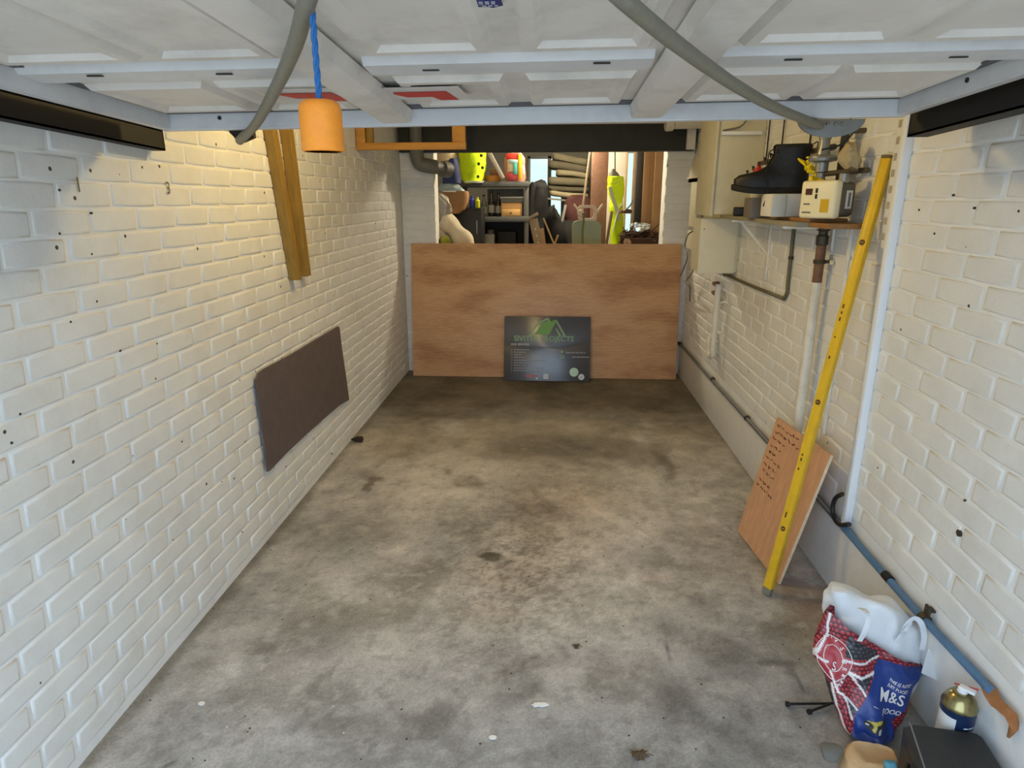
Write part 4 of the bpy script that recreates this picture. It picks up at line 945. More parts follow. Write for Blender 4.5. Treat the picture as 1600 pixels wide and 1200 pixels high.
me = bpy.data.meshes.new('bag_body'); me.from_pydata([v-sb.location for v in vs], [], fs); me.polygons.foreach_set('use_smooth', [True]*len(fs))
at = me.color_attributes.new('print', 'FLOAT_COLOR', 'POINT'); at.data.foreach_set('color', [c for q in cols_ for c in (*q, 1)])
me.materials.append(M('printed woven plastic', (0, 0, 0), .38, .06, 30, .15, 90, attr='print', spec=.45))
bo_ = bpy.data.objects.new('bag_body', me); bo_.parent = sb; COL.objects.link(bo_)
def bag_place(px, py, ang):
    """letters in the plane of the print: u to the right along ANG, in photo-layout units"""
    ca, sa = math.cos(ang), math.sin(ang)
    def f(u, v):
        t, uu = bag_front(px+u*ca+v*sa*1.0, py+u*sa-v*ca); return bag_point(t, uu, True, .0034)
    return f
bwht = M('white bag lettering', (232, 230, 228), .4, .03)
b = B()
for q in (('M&S', 23, 1404, 1099, .36), ('FOOD', 11.5, 1402, 1117, .36), ('THIS IS NOT', 6.6, 1420, 1075, .42), ('JUST FOOD', 6.6, 1417, 1083, .42)):
    b = B(); text_on(b, q[0], q[1], bag_place(q[2], q[3], q[4]), bold=.012); b.build('lettering', bwht, sb, 0)
b = B()
f = bag_place(1374, 1098, .36); b.data([f(0, 0), f(9, 0), f(9, 1.3), f(0, 1.3)], [(0, 1, 2, 3)]); b.build('printed_dash', bwht, sb, 0)
for ch, x, y, an in (('A', 1300, 1010, -.5), ('R', 1306, 1006, -.2), ('T', 1312, 1006, .1), ('Y', 1318, 1009, .5), ('S', 1326, 1018, 1.0), ('B', 1329, 1038, 1.5), ('R', 1330, 1048, 1.7), ('M', 1329, 1058, 1.9), ('I', 1327, 1065, 2.1), ('R', 1324, 1070, 2.4), ('H', 1320, 1075, 2.7)):
    b = B(); text_on(b, ch, 8, bag_place(x, y, an), bold=.012); b.build('letter', bwht, sb, 0)
b = B(); text_on(b, 'S', 20, bag_place(1314, 1056, .15)); b.build('letter', bwht, sb, 0, label='large white letter in the red emblem')
b = B()
for r in (1, .62):
    pts = []
    for k in range(41):
        a = 2*math.pi*k/40; t, uu = bag_front(1314+27*r*math.cos(a), 1037+35*r*math.sin(a)); pts.append(bag_point(t, uu, True, .001))
    b.tube(pts, .0012, 5)
b.build('emblem_ring', bwht, sb, 60)
# white carrier inside it, with handles
wpm = M('thin white carrier plastic', (226, 230, 234), .35, .05, 16, .25, 40)
wc = thing('carrier_bag', 'crumpled white plastic carrier bag stuffed in the printed bag', 'bag', P(1385, 1010, Y=1.86))
b = B(); b.lump([(1130, 1330, 1420, -.08), (1085, 1316, 1446, -.05), (1055, 1312, 1463, -.02, 1.1), (1030, 1306, 1463, .0, 1.2), (1000, 1306, 1456, .02, 1.1), (980, 1304, 1444, .03, 1.0), (962, 1303, 1418, .04, .9), (945, 1302, 1380, .05, .8), (930, 1303, 1345, .06, .6), (922, 1306, 1330, .06, .3)], 1.79, .06, 64, .022, 3, 2.6, 13)
b.build('bag_body', wpm, wc, 70)
def strap(pts, w, Yc, nm='handle'):
    pts = spline([P(x, y, Y=Yc+dy) for x, y, dy in pts], 7); rs = []
    for i, p in enumerate(pts):
        t = (pts[min(i+1, len(pts)-1)]-pts[max(i-1, 0)]).normalized(); s = t.cross(Vector((0, 1, 0.25))).normalized(); n = t.cross(s)
        rs.append([p+s*w, p+n*.0012, p-s*w, p-n*.0012])
    B().rings(rs).build(nm, wpm, wc, 60)
strap([(1343, 1002, -.05), (1352, 985, -.06), (1357, 965, -.05), (1351, 953, -.02), (1342, 950, .02)], .0085, 1.765)
strap([(1410, 988, 0), (1420, 972, -.01), (1430, 966, -.01), (1440, 975, -.01), (1444, 995, 0), (1441, 1015, 0)], .0085, 1.78)
strap([(1424, 972, 0), (1416, 984, -.01), (1408, 993, -.0), (1400, 1004, 0.0)], .008, 1.775, 'knot')
b = B(); b.poly([P(x, y, Y=1.72+dy) for x, y, dy in ((1452, 1012, .05), (1459, 1030, .04), (1464, 1063, 0), (1440, 1052, 0), (1446, 1030, .03))], (0, .002, 0)); b.build('loose_corner', wpm, wc, 0)

# aerosol can
cc = P(1500.5, 1094, Z=.262); cc.x = min(cc.x, XR-.06)
cn = thing('spray_can', 'large white and navy aerosol can standing against the plinth', 'spray can', (cc.x, cc.y, 0)); R = .0425
navy = M('navy can print', (22, 40, 72), .35, .05, 10); cw = M('white can print', (214, 216, 216), .35, .04, 10)
def arc(r, h0, h1, a0, a1, n=18, r2=None):
    r2 = r2 or r-.0008
    return [[Vector((cc.x+q*math.cos(a0+(a1-a0)*k/n), cc.y+q*math.sin(a0+(a1-a0)*k/n), h)) for k in range(n+1)] for q, h in ((r, h0), (r, h1))]
B().lathe([(R*.93, 0), (R, .004), (R, .245), (R*.98, .249)], (cc.x, cc.y, .0), (0, 0, 1), 40).build('can_body', cw, cn, 40)
b = B(); b.rings(arc(R+.0006, .02, .232, math.radians(236), math.radians(340)), False, False, False); b.build('navy_wrap', navy, cn, 60)
b = B(); b.rings(arc(R+.0006, .226, .246, math.radians(0), math.radians(359), 40), False, False, False); b.build('navy_band', navy, cn, 60)
b = B(); rr = random.Random(2)
for row, (h, w) in enumerate(((.205, .004), (.193, .004), (.182, .004), (.135, .006), (.12, .005))):
    a = 262
    while a < 318:
        da = rr.uniform(6, 14); b.rings(arc(R+.0012, h-w/2, h+w/2, math.radians(a), math.radians(min(a+da, 322)), 4), False, False, False); a += da+3
b.build('label_lines', M('pale can text', (196, 204, 214), .4), cn, 60)
b = B()
for a in (272, 290, 306):
    q = math.radians(a); o = Vector((cc.x+(R+.0012)*math.cos(q), cc.y+(R+.0012)*math.sin(q), .165)); b.lathe([(.0062, 0), (.0062, .0006)], o, (math.cos(q), math.sin(q), 0), 14)
b.build('hazard_dots', M('pale can symbol', (206, 210, 214), .4), cn)
B().lathe([(R*1.03, .246), (R*1.04, .252), (R*.98, .258), (R*.86, .272), (R*.62, .284), (R*.5, .287), (R*.5, .291)], (cc.x, cc.y, 0), (0, 0, 1), 40).build('dome', M('brassy steel dome', (150, 140, 96), .25, .1, 20, metal=.85), cn, 30)
b = B(); b.lathe([(.013, .288), (.012, .302), (.009, .305)], (cc.x, cc.y, 0), (0, 0, 1), 20); b.obox((cc.x+.008, cc.y-.006, .303), (Vector((.7, -.7, 0)), Vector((.7, .7, 0)), mz), (.02, .011, .0045), .004); b.build('nozzle', M('white nozzle', (232, 232, 234), .4), cn)
B().tube([Vector((cc.x-.004, cc.y+.03, .292)), Vector((cc.x+.032, cc.y-.012, .309))], .0022, 6).build('red_straw', M('red straw', (190, 60, 64), .5), cn)

# black case in the near corner
tc_ = [P(x, y, Z=.205) for x, y in ((1412, 1133), (1424, 1129), (1528, 1144), (1537, 1150), (1583, 1222), (1574, 1232), (1456, 1228), (1447, 1222))]
bot = [Vector((q.x+(.012 if i in (0, 1, 6, 7) else -.004), q.y, 0.0)) for i, q in enumerate(tc_)]
cen = sum(tc_, Vector())/len(tc_)
kb = thing('tool_case', 'dark charcoal ribbed tool case standing in front of the spray can', 'case', (cen.x, cen.y, 0))
kc = M('charcoal plastic', (44, 46, 48), .42, .2, 16, .15, 90)
B().rings([bot, [a.lerp(c, .8) for a, c in zip(bot, tc_)]]).build('lower_shell', kc, kb, 30)
B().rings([[cen.lerp(a.lerp(c, .81), 1.0) for a, c in zip(bot, tc_)], [Vector((c.x, c.y, .197)) for c in tc_], [cen.lerp(c, .93) for c in tc_]]).build('lid', kc, kb, 30)
b = B(); e0 = tc_[0].lerp(tc_[1], .8); e1 = tc_[6].lerp(tc_[7], .3)
for f0 in (0,):
    b.tube([e0+mz*.001, e1+mz*.001], .0022, 6)
b.build('edge_line', M('pale lid edge', (128, 132, 132), .6, .3, 60), kb)  # paler line along one lid edge
for k in range(4):
    s = .25+.17*k; p0 = tc_[1].lerp(tc_[2], s); p1 = tc_[6].lerp(tc_[5], s)
    B().tube([p0.lerp(p1, .12)-mz*.002, p0.lerp(p1, .88)-mz*.002], .005, 8, 0, .6).build('lid_rib', kc, kb)
B().tube([tc_[0].lerp(tc_[7], .45)+Vector((-.004, 0, -.05)), tc_[0].lerp(tc_[7], .62)+Vector((-.02, 0, -.06)), tc_[0].lerp(tc_[7], .8)+Vector((-.004, 0, -.05))], .006, 8, 4).build('handle', blackp, kb)
# brown paper sack and its scrap
b = B(); b.lump([(1240, 1328, 1418, 0, .8), (1224, 1326, 1420), (1206, 1332, 1415), (1192, 1340, 1412, .02, .8), (1183, 1356, 1408, .05, .4)], P(1370, 1212, Z=0).y-.03, .045, 40, .009, 9, 2.6, 20)
b.build('paper_sack', M('tan paper', (196, 160, 116), .8, .12, 12), None, 60, 'tan crumpled paper sack at the foot of the printed bag', 'sack')
b = B(); b.lump([(1212, 1386, 1404), (1198, 1385, 1405), (1193, 1389, 1401, 0, .5)], P(1370, 1218, Z=0).y-.07, .012, 14, .003, 4, 2.6, 20)
b.build('teal_sponge', M('teal foam', (90, 146, 160), .85, .12, 40), None, 50, 'small teal sponge lying against the tan paper sack', 'sponge')
b = B(); b.lump([(1192, 1290, 1312, 0, .6), (1178, 1285, 1322), (1172, 1290, 1316, .01, .5)], P(1300, 1194, Z=0).y-.02, .02, 16, .004, 6, 2.4, 20)
b.build('dark_rag', M('grey oily rag', (116, 112, 104), .9, .2, 20), None, 60, 'scrap of grey rag on the floor beside the tan sack', 'rag')
for (xa, ya, xb, yb, lab) in ((1231, 1100, 1312, 1099, 'black plastic peg lying level across the concrete towards the bag'), (1265, 1112, 1309, 1095, 'shorter black plastic peg lying slantwise over its neighbour')):
    a, c = P(xa, ya, Z=.006), P(xb, yb, Z=.006 if xa < 1250 else .014); d = (c-a).normalized(); t = thing('plastic_peg', lab, 'peg', (a+c)/2, 'black pegs on the floor')
    B().tube([a, c], (.0042, .0036), 8).build('shaft', blackp, t); B().tube([a-d*.006, a+d*.004], .0085, 10).build('head', blackp, t)
for px, py, s, lab, sd in ((998, 1179, .026, 'curled dry brown leaf on the pale concrete near the doorway', 3), (900, 1010, .014, 'small brown leaf scrap on the concrete ahead of the white splash', 5)):
    c = P(px, py, Z=.001); rr = random.Random(sd); n = 18; pts = []
    for k in range(n):
        a = 2*math.pi*k/n; r = s*(1 if k % 2 else .6)*rr.uniform(.8, 1.15); pts.append(Vector((c.x+r*math.cos(a)*1.2, c.y+r*math.sin(a)*.9, .004+.006*math.sin(a*2+1))))
    b = B(); ctr = c+mz*.010; b.data([ctr]+pts+[p-mz*.0012 for p in [ctr]+pts], [(0, 1+k, 1+(k+1) % n) for k in range(n)]+[(n+1, n+2+(k+1) % n, n+2+k) for k in range(n)]+[(1+k, n+2+k, n+2+(k+1) % n, 1+(k+1) % n) for k in range(n)])
    b.tube([c+Vector((s*1.1, 0, .004)), c+Vector((s*1.7, -.004, .003))], .0011, 5)
    b.build('dry_leaf', M('dry brown leaf', (86, 66, 46), .8, .2, 60), None, 30, lab, 'leaf', 'dry leaves on the garage floor')
for px, py, lab in ((557, 687, 'dark clod of dirt on the floor near the mat wall'),):
    b = B(); b.lump([(690, 549, 566, 0, .8), (687, 546, 567), (684.5, 552, 561, 0, .4)], P(557, 690, Z=0).y-.02, .03, 14, .012, 2, 2, 30); b.build('dirt_clod', M('dark dirt clod', (52, 42, 32), .9, .3, 60), None, 30, lab, 'dirt')
# ------------------------------------------------------------------ store clutter seen over the plywood
def rect(x0, y0, x1, y1, Y):
    """world extents of a photo rectangle at depth Y"""
    a = P((x0+x1)/2, y0, Y=Y); c = P((x0+x1)/2, y1, Y=Y); ym = (y0+y1)/2
    return P(x0, ym, Y=Y).x, P(x1, ym, Y=Y).x, c.z, a.z
def pbox(x0, y0, x1, y1, Y, dep, bev=.004, floor_=False):
    a, c, z0, z1 = rect(x0, y0, x1, y1, Y); b = B(); b.box((a, Y, -.004 if floor_ else z0), (c, Y+dep, z1), bev); return b
# waste pipe in front of the pier
gw = M('grey waste pipe', (112, 112, 106), .5, .1, 10)
wst = thing('waste_pipe', 'grey plastic waste pipe with elbow running past the left pier', 'pipe', P(655, 245, Y=5.82))
p1, p2, p3 = P(651, 242, Y=5.80), P(662, 258, Y=5.80), P(697, 265, Y=6.02)
B().tube([Vector((p1.x, 5.80, ZC)), Vector((p1.x, 5.80, p1.z))], .052, 16).build('upright_length', gw, wst)
B().tube([Vector((p1.x, 5.80, p1.z+.05)), p1, p1.lerp(p2, .6)+Vector((-.01, 0, -.02)), p2+Vector((.03, .0, -.005)), p2+Vector((.10, .04, -.015))], .060, 16, 6).build('elbow', gw, wst, 60)
B().tube([p2+Vector((.02, 0, 0)), p2.lerp(p3, .5), p3], .056, 16, 5).build('level_length', gw, wst, 60)
d = (p3-p2).normalized(); B().tube([p3-d*.05, p3+d*.035], .068, 18).build('socket_collar', gw, wst)
wc2 = thing('white_drain', 'white plastic pipe end with socket above the meter end of the beam', 'pipe', P(1050, 195, Y=5.6))
w0, w1 = P(1042, 190, Y=5.55), P(1130, 188, Y=5.6)
B().tube([w0, w1], .058, 18).build('pipe', whitep, wc2); B().lathe([(.070, 0), (.074, .02), (.070, .06), (.06, .065)], w0-Vector((.01, 0, 0)), (1, 0, 0), 20).build('socket_collar', whitep, wc2, 40)

# racking
rk = M('dark grey racking steel', (92, 94, 92), .5, .12, 10)
sr = thing('storage_rack', 'dark grey steel storage rack of two shelves behind the plywood', 'rack', (-.66, 7.2, 0))
xl, xr_, zt_, _ = rect(716, 288, 826, 292, 7.0); _, _, z2, _ = rect(716, 343, 826, 350, 7.0); _, _, z1, z1b = rect(716, 284, 826, 292, 7.0)
for x in (xl, xr_-.045):
    for y in (7.0, 7.38): B().box((x, y, -.004), (x+.045, y+.045, z1b), .003).build('post', rk, sr)
for z in (z1, z2+.02, .62):
    B().box((xl, 6.99, z), (xr_, 7.43, z+.055), .003).build('shelf', rk, sr)
    B().box((xl, 6.985, z+.004), (xr_, 6.992, z+.05), .001).build('front_beam', rk, sr)
zs1, zs2 = z1+.055, z2+.075
def onshelf(nm, x0, y0, x1, Y, z, dep, mat, lab, cat, bev=.004, group=None):
    a, c, _, zt = rect(x0, y0, x1, y0+10, Y); b = B(); b.box((a, Y, z), (c, Y+dep, zt), bev); return b.build(nm, mat, None, 40, lab, cat, group)
t = thing('wooden_chest', 'small pale wooden chest with dark knob on the rack shelf', 'box', (P(799, 340, Y=7.02).x, 7.1, zs2))
a, c, _, zt = rect(783, 317, 814, 330, 7.02); B().box((a, 7.02, zs2), (c, 7.3, zt), .004).build('body', M('pale pine', (206, 160, 100), .5, .15, 9, stretch=(1, 6, 6)), t)
B().box((a+.008, 7.012, zs2+.01), (c-.008, 7.02, zs2+(zt-zs2)*.52), .003).build('drawer', M('light pine drawer', (224, 180, 116), .5, .12, 9, stretch=(1, 6, 6)), t)
B().lathe([(.006, 0), (.010, .008), (.010, .016), (.004, .02)], ((a+c)/2, 7.012, zs2+(zt-zs2)*.27), (0, -1, 0), 10).build('knob', grease, t)
t = thing('grey_tray', 'stacked grey plastic tray on the wooden chest', 'tray', ((a+c)/2, 7.15, zt))
B().box((a-.005, 7.015, zt), (c+.01, 7.3, zt+.05), .008).build('tray', greyp, t); B().box((a-.012, 7.005, zt+.045), (c+.016, 7.31, zt+.062), .004).build('rim', M('pale grey plastic', (150, 150, 142), .5), t)
B().box((rect(762, 300, 818, 312, 7.36)[0], 7.34, zs2), (rect(762, 300, 818, 312, 7.36)[1], 7.36, zs1-.07), .002).build('backing_sheet', greyp, None, 40, 'flat grey panel standing at the back of the rack shelf', 'panel')
bg = M('dark bottle glass', (24, 26, 22), .12, .2, 20, spec=.7); cg = M('grey bottle glass', (96, 98, 90), .12, .2, 20, spec=.7)
for x, ytop, h, m, lab in ((756, 304, .26, cg, 'pale grey squat bottle, first of the bottle row on the rack'), (768, 298, .30, bg, 'tall dark bottle in the middle of the bottle row on the rack'), (779, 301, .28, bg, 'tall dark bottle next to the wooden chest on the rack')):
    p = P(x, 330, Y=7.08); r = .034
    t = thing('bottle', lab, 'bottle', (p.x, 7.08, zs2), 'bottles on the rack shelf')
    hh = P(x, ytop, Y=7.08).z-zs2
    B().lathe([(r*.9, 0), (r, .01), (r, hh*.55), (r*.8, hh*.65), (r*.36, hh*.76), (r*.34, hh*.94), (r*.3, hh*.95)], (p.x, 7.08, zs2), (0, 0, 1), 16).build('glass', m, t, 50)
    B().lathe([(r*.42, hh*.92), (r*.42, hh), (r*.3, hh*1.005)], (p.x, 7.08, zs2), (0, 0, 1), 12).build('cap', blackp, t)
    B().lathe([(r*1.01, hh*.15), (r*1.01, hh*.45)], (p.x, 7.08, zs2), (0, 0, 1), 16).build('label', M('grey bottle label', (150, 148, 138), .6), t)
for x0, x1, yt, m, nm, lab in ((733, 742, 306, M('blue plastic bottle', (44, 60, 150), .4), 'detergent_bottle', 'blue plastic bottle on the black cabinet behind the carton'), (742, 750, 308, M('lime plastic bottle', (190, 196, 40), .4), 'detergent_bottle', 'lime yellow plastic bottle beside the blue one')):
    p = P((x0+x1)/2, 320, Y=6.72); r = (P(x1, 320, Y=6.72).x-P(x0, 320, Y=6.72).x)/2; zc = P(720, 325, Y=6.6).z; hh = P(x0, yt, Y=6.72).z-zc
    t = thing(nm, lab, 'bottle', (p.x, 6.72, zc), 'plastic bottles on the black cabinet')
    B().lathe([(r*.92, 0), (r, .01), (r, hh*.66), (r*.5, hh*.8), (r*.4, hh*.82)], (p.x, 6.72, zc), (0, 0, 1), 14).build('body', m, t, 40)
    B().lathe([(r*.5, hh*.82), (r*.5, hh*.98), (r*.4, hh)], (p.x, 6.72, zc), (0, 0, 1), 12).build('cap', m, t, 30)
t = thing('black_cabinet', 'black cabinet standing beside the rack below the carton', 'cabinet', (P(735, 350, Y=6.6).x, 6.75, 0))
a, c, _, zt = rect(706, 325, 752, 335, 6.6); B().box((a, 6.6, -.004), (c, 6.95, zt), .005).build('carcass', blackp, t); B().box((a+.01, 6.588, .06), (c-.01, 6.6, zt-.03), .003).build('door', M('charcoal cabinet door', (38, 38, 40), .5), t)
B().box((c-.05, 6.578, zt-.25), (c-.04, 6.588, zt-.12), .002).build('handle', galv, t)
# carton with clear bag, tubs and parcel on it
card = M('brown cardboard', (150, 112, 74), .8, .12, 8)
t = thing('cardboard_carton', 'rounded brown cardboard carton with rubbish in its top', 'carton', P(702, 334, Y=6.4))
b = B(); b.lump([(334, 684, 716, 0, .7), (328, 680, 724), (316, 677, 729), (304, 676, 730), (299, 676, 729)], 6.4, .12, 26, .006, 3, 3.4, 9); b.build('box', card, t, 60)
B().lump([(300, 690, 714, 0, .6), (298, 691, 713, 0, .6)], 6.39, .05, 12, .003, 2).build('paper_slip', M('white paper slip', (214, 214, 206), .6), t)
b = B(); b.lump([(300, 680, 726, 0, .8), (294, 682, 722), (288, 688, 714, .02, .7), (285, 694, 706, .03, .4)], 6.42, .09, 24, .02, 8, 2.2, 26); b.build('pale_wrapping', M('pale blue grey wrapping', (140, 156, 160), .45, .35, 30), None, 40, 'crumpled pale blue wrapping piled in the cardboard carton', 'wrapping')
b = B(); b.lump([(342, 681, 700, 0, .7), (332, 677, 704), (320, 676, 704), (310, 676, 696), (303, 677, 690, 0, .6)], 6.22, .07, 26, .02, 12, 2.2, 24); b.build('clear_bag', M('grey clear plastic', (152, 146, 132), .16, .25, 26, spec=.8), None, 60, 'shiny clear plastic bag hanging against the pier side of the carton', 'bag')
linen = M('cream canvas', (206, 196, 172), .85, .10, 12, .2, 40)
t = thing('canvas_roll', 'rolled cream canvas sheet slumped between pier and black cabinet', 'canvas roll', P(710, 384, Y=6.3))
q = [P(690, 345, Y=6.30), P(704, 352, Y=6.28), P(716, 366, Y=6.26), P(726, 383, Y=6.24), P(730, 420, Y=6.22)]
b = B(); pts = spline(q, 6); rs = []
for i, p in enumerate(pts):
    tn = (pts[min(i+1, len(pts)-1)]-pts[max(i-1, 0)]).normalized(); s = tn.cross(Vector((0, 1, 0))).normalized(); r = .088+.012*math.sin(i*.5)
    rs.append([p+(s*math.cos(a)+Vector((0, 1, 0))*math.sin(a))*r+noise.noise_vector(Vector((i*.35, a*1.2, 1)))*.010 for a in [2*math.pi*k/22 for k in range(22)]])
b.rings(rs); b.build('roll', linen, t, 70)
B().lump([(420, 704, 742), (384, 722, 746, 0, .7), (379, 728, 740, 0, .5)], 6.18, .04, 18, .01, 6, 2, 20).build('loose_end', linen, t, 60)
b = B(); b.lump([(420, 676, 706), (372, 676, 702), (362, 677, 692, 0, .6), (358, 678, 688, 0, .4)], 6.2, .04, 18, .012, 4, 2.2, 18); b.build('dust_cloth', linen, None, 60, 'folded cream dust cloth tucked beside the pier under the roll', 'cloth')
b = B(); b.lump([(420, 684, 706), (378, 686, 704, 0, .8), (370, 690, 700, 0, .5)], 6.12, .03, 16, .008, 5, 2.2, 20); b.build('green_glove', M('yellow green rubber', (150, 158, 40), .6, .2, 20), None, 60, 'yellow green glove lying below the cream canvas roll', 'glove')
b = B(); b.lump([(420, 676, 690), (382, 677, 689, 0, .8), (374, 679, 687, 0, .6)], 6.1, .03, 16, .006, 7, 2.2, 20); b.build('blue_cloth', M('dull blue cloth', (66, 76, 104), .8, .2, 20), None, 60, 'dull blue cloth stuffed beside the pier behind the plywood', 'cloth')
# top of the rack
navyc = M('navy fabric', (44, 54, 98), .8, .2, 20)
b = B(); b.lump([(286, 690, 718), (270, 692, 716), (255, 697, 713), (247, 702, 711, 0, .7)], 6.45, .08, 24, .012, 2, 2.3, 14); b.build('navy_bag', navyc, None, 60, 'navy fabric bag beside the waste pipe elbow, on the carton', 'bag')
b = B(); b.lump([(252, 676, 712), (243, 672, 712), (232, 672, 708)], 6.9, .09, 22, .012, 3, 2.4, 14); b.build('cream_bundle', M('cream bundle cloth', (190, 172, 142), .8, .2, 14), None, 60, 'cream bundle wedged above the navy bag under the beam', 'bundle')
hv = M('hi-vis yellow fabric', (204, 236, 8), .7, .14, 16, .4, 40)
t = thing('hivis_sack', 'bright yellow hi-vis waistcoat bundled on top of the rack', 'hi-vis waistcoat', P(737, 285, Y=7.0))
b = B(); b.lump([(285, 723, 750, 0, .7), (279, 719, 755), (265, 717, 757), (250, 716, 758), (236, 714, 758)], 6.92, .12, 40, .018, 3, 2.6, 15); b.build('fabric', hv, t, 60)
b = B(); b.lump([(285.5, 724, 754, 0, .6), (282.5, 727, 756, 0, .6)], 6.89, .10, 18, .004, 2); b.build('white_trim', M('pale hem', (220, 220, 200), .6), t)
b = B()
for x, y in ((752, 243), (748, 256), (754, 262), (747, 276)): b.lathe([(.016, 0), (.013, .006), (.005, .008)], P(x, y, Y=6.915), (0, -1, 0), 12)
b.build('dark_eyelets', M('dark eyelet', (52, 50, 20), .6), t)
p = P(769, 277, Y=7.05); r = (P(783, 277, Y=7.05).x-P(756, 277, Y=7.05).x)/2
t = thing('tape_roll', 'orange brown roll of tape lying flat on the rack top', 'tape roll', (p.x, 7.15, zs1))
B().lathe([(r*.6, .0), (r, .0), (r, .062), (r*.6, .062), (r*.6, .0)], (p.x, 7.15, zs1), (0, 0, 1), 32).build('tape', M('orange brown tape', (196, 128, 56), .45, .08, 20), t, 30)
b = B(); b.lathe([(r*.25, .062), (r*.6, .064), (r*.5, .12), (r*.2, .14)], (p.x+.02, 7.15, zs1), (0, 0, 1), 20); b.build('brown_lump', M('reddish brown clay', (120, 84, 66), .8, .2, 20), None, 60, 'reddish brown lump sitting on the orange tape roll', 'lump')
q0, q1 = P(764, 238, Y=7.0), P(786, 279, Y=6.98)
t = thing('grey_strap', 'pale grey webbing strap hanging slantwise onto the rack top', 'strap', q1)
d = (q1-q0).normalized(); B().obox((q0+q1)/2, (d, Vector((0, 1, 0)), d.cross(Vector((0, 1, 0)))), ((q1-q0).length/2, .012, .022), .003).build('webbing', M('pale grey webbing', (168, 158, 150), .7, .1, 20), t)
# clear tub of red things with a yellow card
t = thing('clear_tub', 'clear bagged packet, red and yellow and teal, on the rack top', 'packet', P(803, 285, Y=6.98))
xa, xb, za, zb_ = rect(789, 240, 820, 285, 6.98); zz_ = lambda f: zs1+(zb_-zs1)*f
def slab(nm, f0, f1, g0, g1, y, m, bev=.004): B().box((xa+(xb-xa)*f0, y, zz_(g0)), (xa+(xb-xa)*f1, y+.012, zz_(g1)), bev).build(nm, m, t)
b = B(); b.lump([(285, 792, 819, 0, .8), (278, 788, 821), (260, 787, 820), (246, 788, 820), (239, 794, 815, 0, .7)], 7.0, .09, 26, .006, 2, 3.2, 10); b.build('packet', M('pink red wrapper', (190, 120, 104), .3, .3, 26), t, 60)
slab('red_band', .04, .72, .80, 1.0, 6.985, M('bright red wrapper', (226, 66, 52), .35), .006)
slab('white_band', .12, .66, .34, .80, 6.987, M('cream wrapper', (216, 198, 160), .35)); slab('teal_figure', .42, .62, .24, .74, 6.981, M('teal print', (90, 190, 180), .4)); slab('teal_figure', .22, .66, .66, .78, 6.980, M('pale teal print', (170, 206, 210), .4))
slab('yellow_stripe', .66, .84, .06, .98, 6.979, M('yellow stripe', (244, 196, 40), .4)); slab('red_contents', .10, .62, .03, .30, 6.984, M('dark red contents', (170, 62, 66), .4)); slab('white_clip', .88, .98, .24, .58, 6.99, trimw)
# lower rack: jar and black crate
p = P(764, 370, Y=7.1); zl = .675
q0 = P(752, 350, Y=7.44); q1 = P(824, 385, Y=7.44)
B().box((q0.x, 7.44, -.004), (q1.x, 7.455, z2+.01), .002).build('shade_sheet', M('black plastic sheeting', (14, 14, 15), .6), None, 0, 'black plastic sheeting hanging behind the white jar and black crate', 'sheeting')  # near-black sheet added to stand in for the deep shade under the shelf
t = thing('white_jar', 'white lidded jar in the dark under the rack shelf', 'jar', (p.x, 7.1, zl))
B().box((p.x-.06, 7.1, zl), (p.x+.06, 7.2, P(764, 366, Y=7.1).z), .01).build('jar_body', M('dull white jar', (176, 176, 168), .5), t); b = B(); zt = P(764, 366, Y=7.1).z; b.lathe([(.035, 0), (.035, .045), (.02, .05)], (p.x+.015, 7.15, zt), (0, 0, 1), 16); b.build('lid', greyp, t)
a, c, z0, zt = rect(778, 362, 806, 384, 7.08); B().box((a, 7.08, .675), (c, 7.35, zt), .008).build('black_crate', M('black crate plastic', (18, 18, 18), .6), None, 40, 'black crate beside the white jar under the rack shelf', 'crate')
# timber offcuts
wd2 = M('weathered pale timber', (160, 146, 124), .8, .2, 10, stretch=(6, 6, 1)); lightw = M('light stick', (176, 150, 112), .7, .15, 10)
def plank(nm, x0, y0, x1, y1, Y0, Y1, w, d, m, lab, cat='plank', foot=True):
    p, q = P(x0, y0, Y=Y0), P(x1, y1, Y=Y1)
    dv = (q-p).normalized()
    if foot: q = p+dv*(p.z/-dv.z)
    s = Vector((1, 0, 0)); s = (s-dv*s.dot(dv)).normalized(); n = dv.cross(s)
    t = thing(nm, lab, cat, (q.x, q.y, 0 if foot else q.z)); B().obox((p+q)/2, (dv, s, n), ((q-p).length/2, w/2, d/2), .004).build('timber', m, t); return t, p, q, dv, s, n
t, p, q, dv, s, n = plank('perforated_plank', 833, 342, 842, 384, 6.5, 6.48, .085, .02, wd2, 'pale perforated plank leaning beside the rack')
b = B()
for k in range(5): b.lathe([(.009, -.004), (.009, .0006)], p+dv*(.10+.065*k)-n*.0102 if n.y > 0 else p+dv*(.10+.065*k)+n*.0102, -n if n.y > 0 else n, 10)
b.build('holes', M('white worn holes', (214, 210, 198), .7), t, 0)
B().obox(p+Vector((-.01, -.005, .02)), (Vector((.86, 0, .5)), Vector((0, 1, 0)), Vector((-.5, 0, .86))), (.065, .02, .014), .003).build('crosspiece', wd2, t)
plank('timber_stub', 846, 357, 850, 384, 6.36, 6.35, .04, .03, lightw, 'short timber stub next to the perforated plank', 'timber')
plank('thin_stick', 849, 341, 867, 385, 6.52, 6.50, .016, .016, lightw, 'thin straight stick slanting in front of the dark coats', 'stick')
plank('short_stick', 872, 367, 865, 386, 6.40, 6.39, .02, .014, lightw, 'short pale stick crossing near the slanting stick', 'stick')
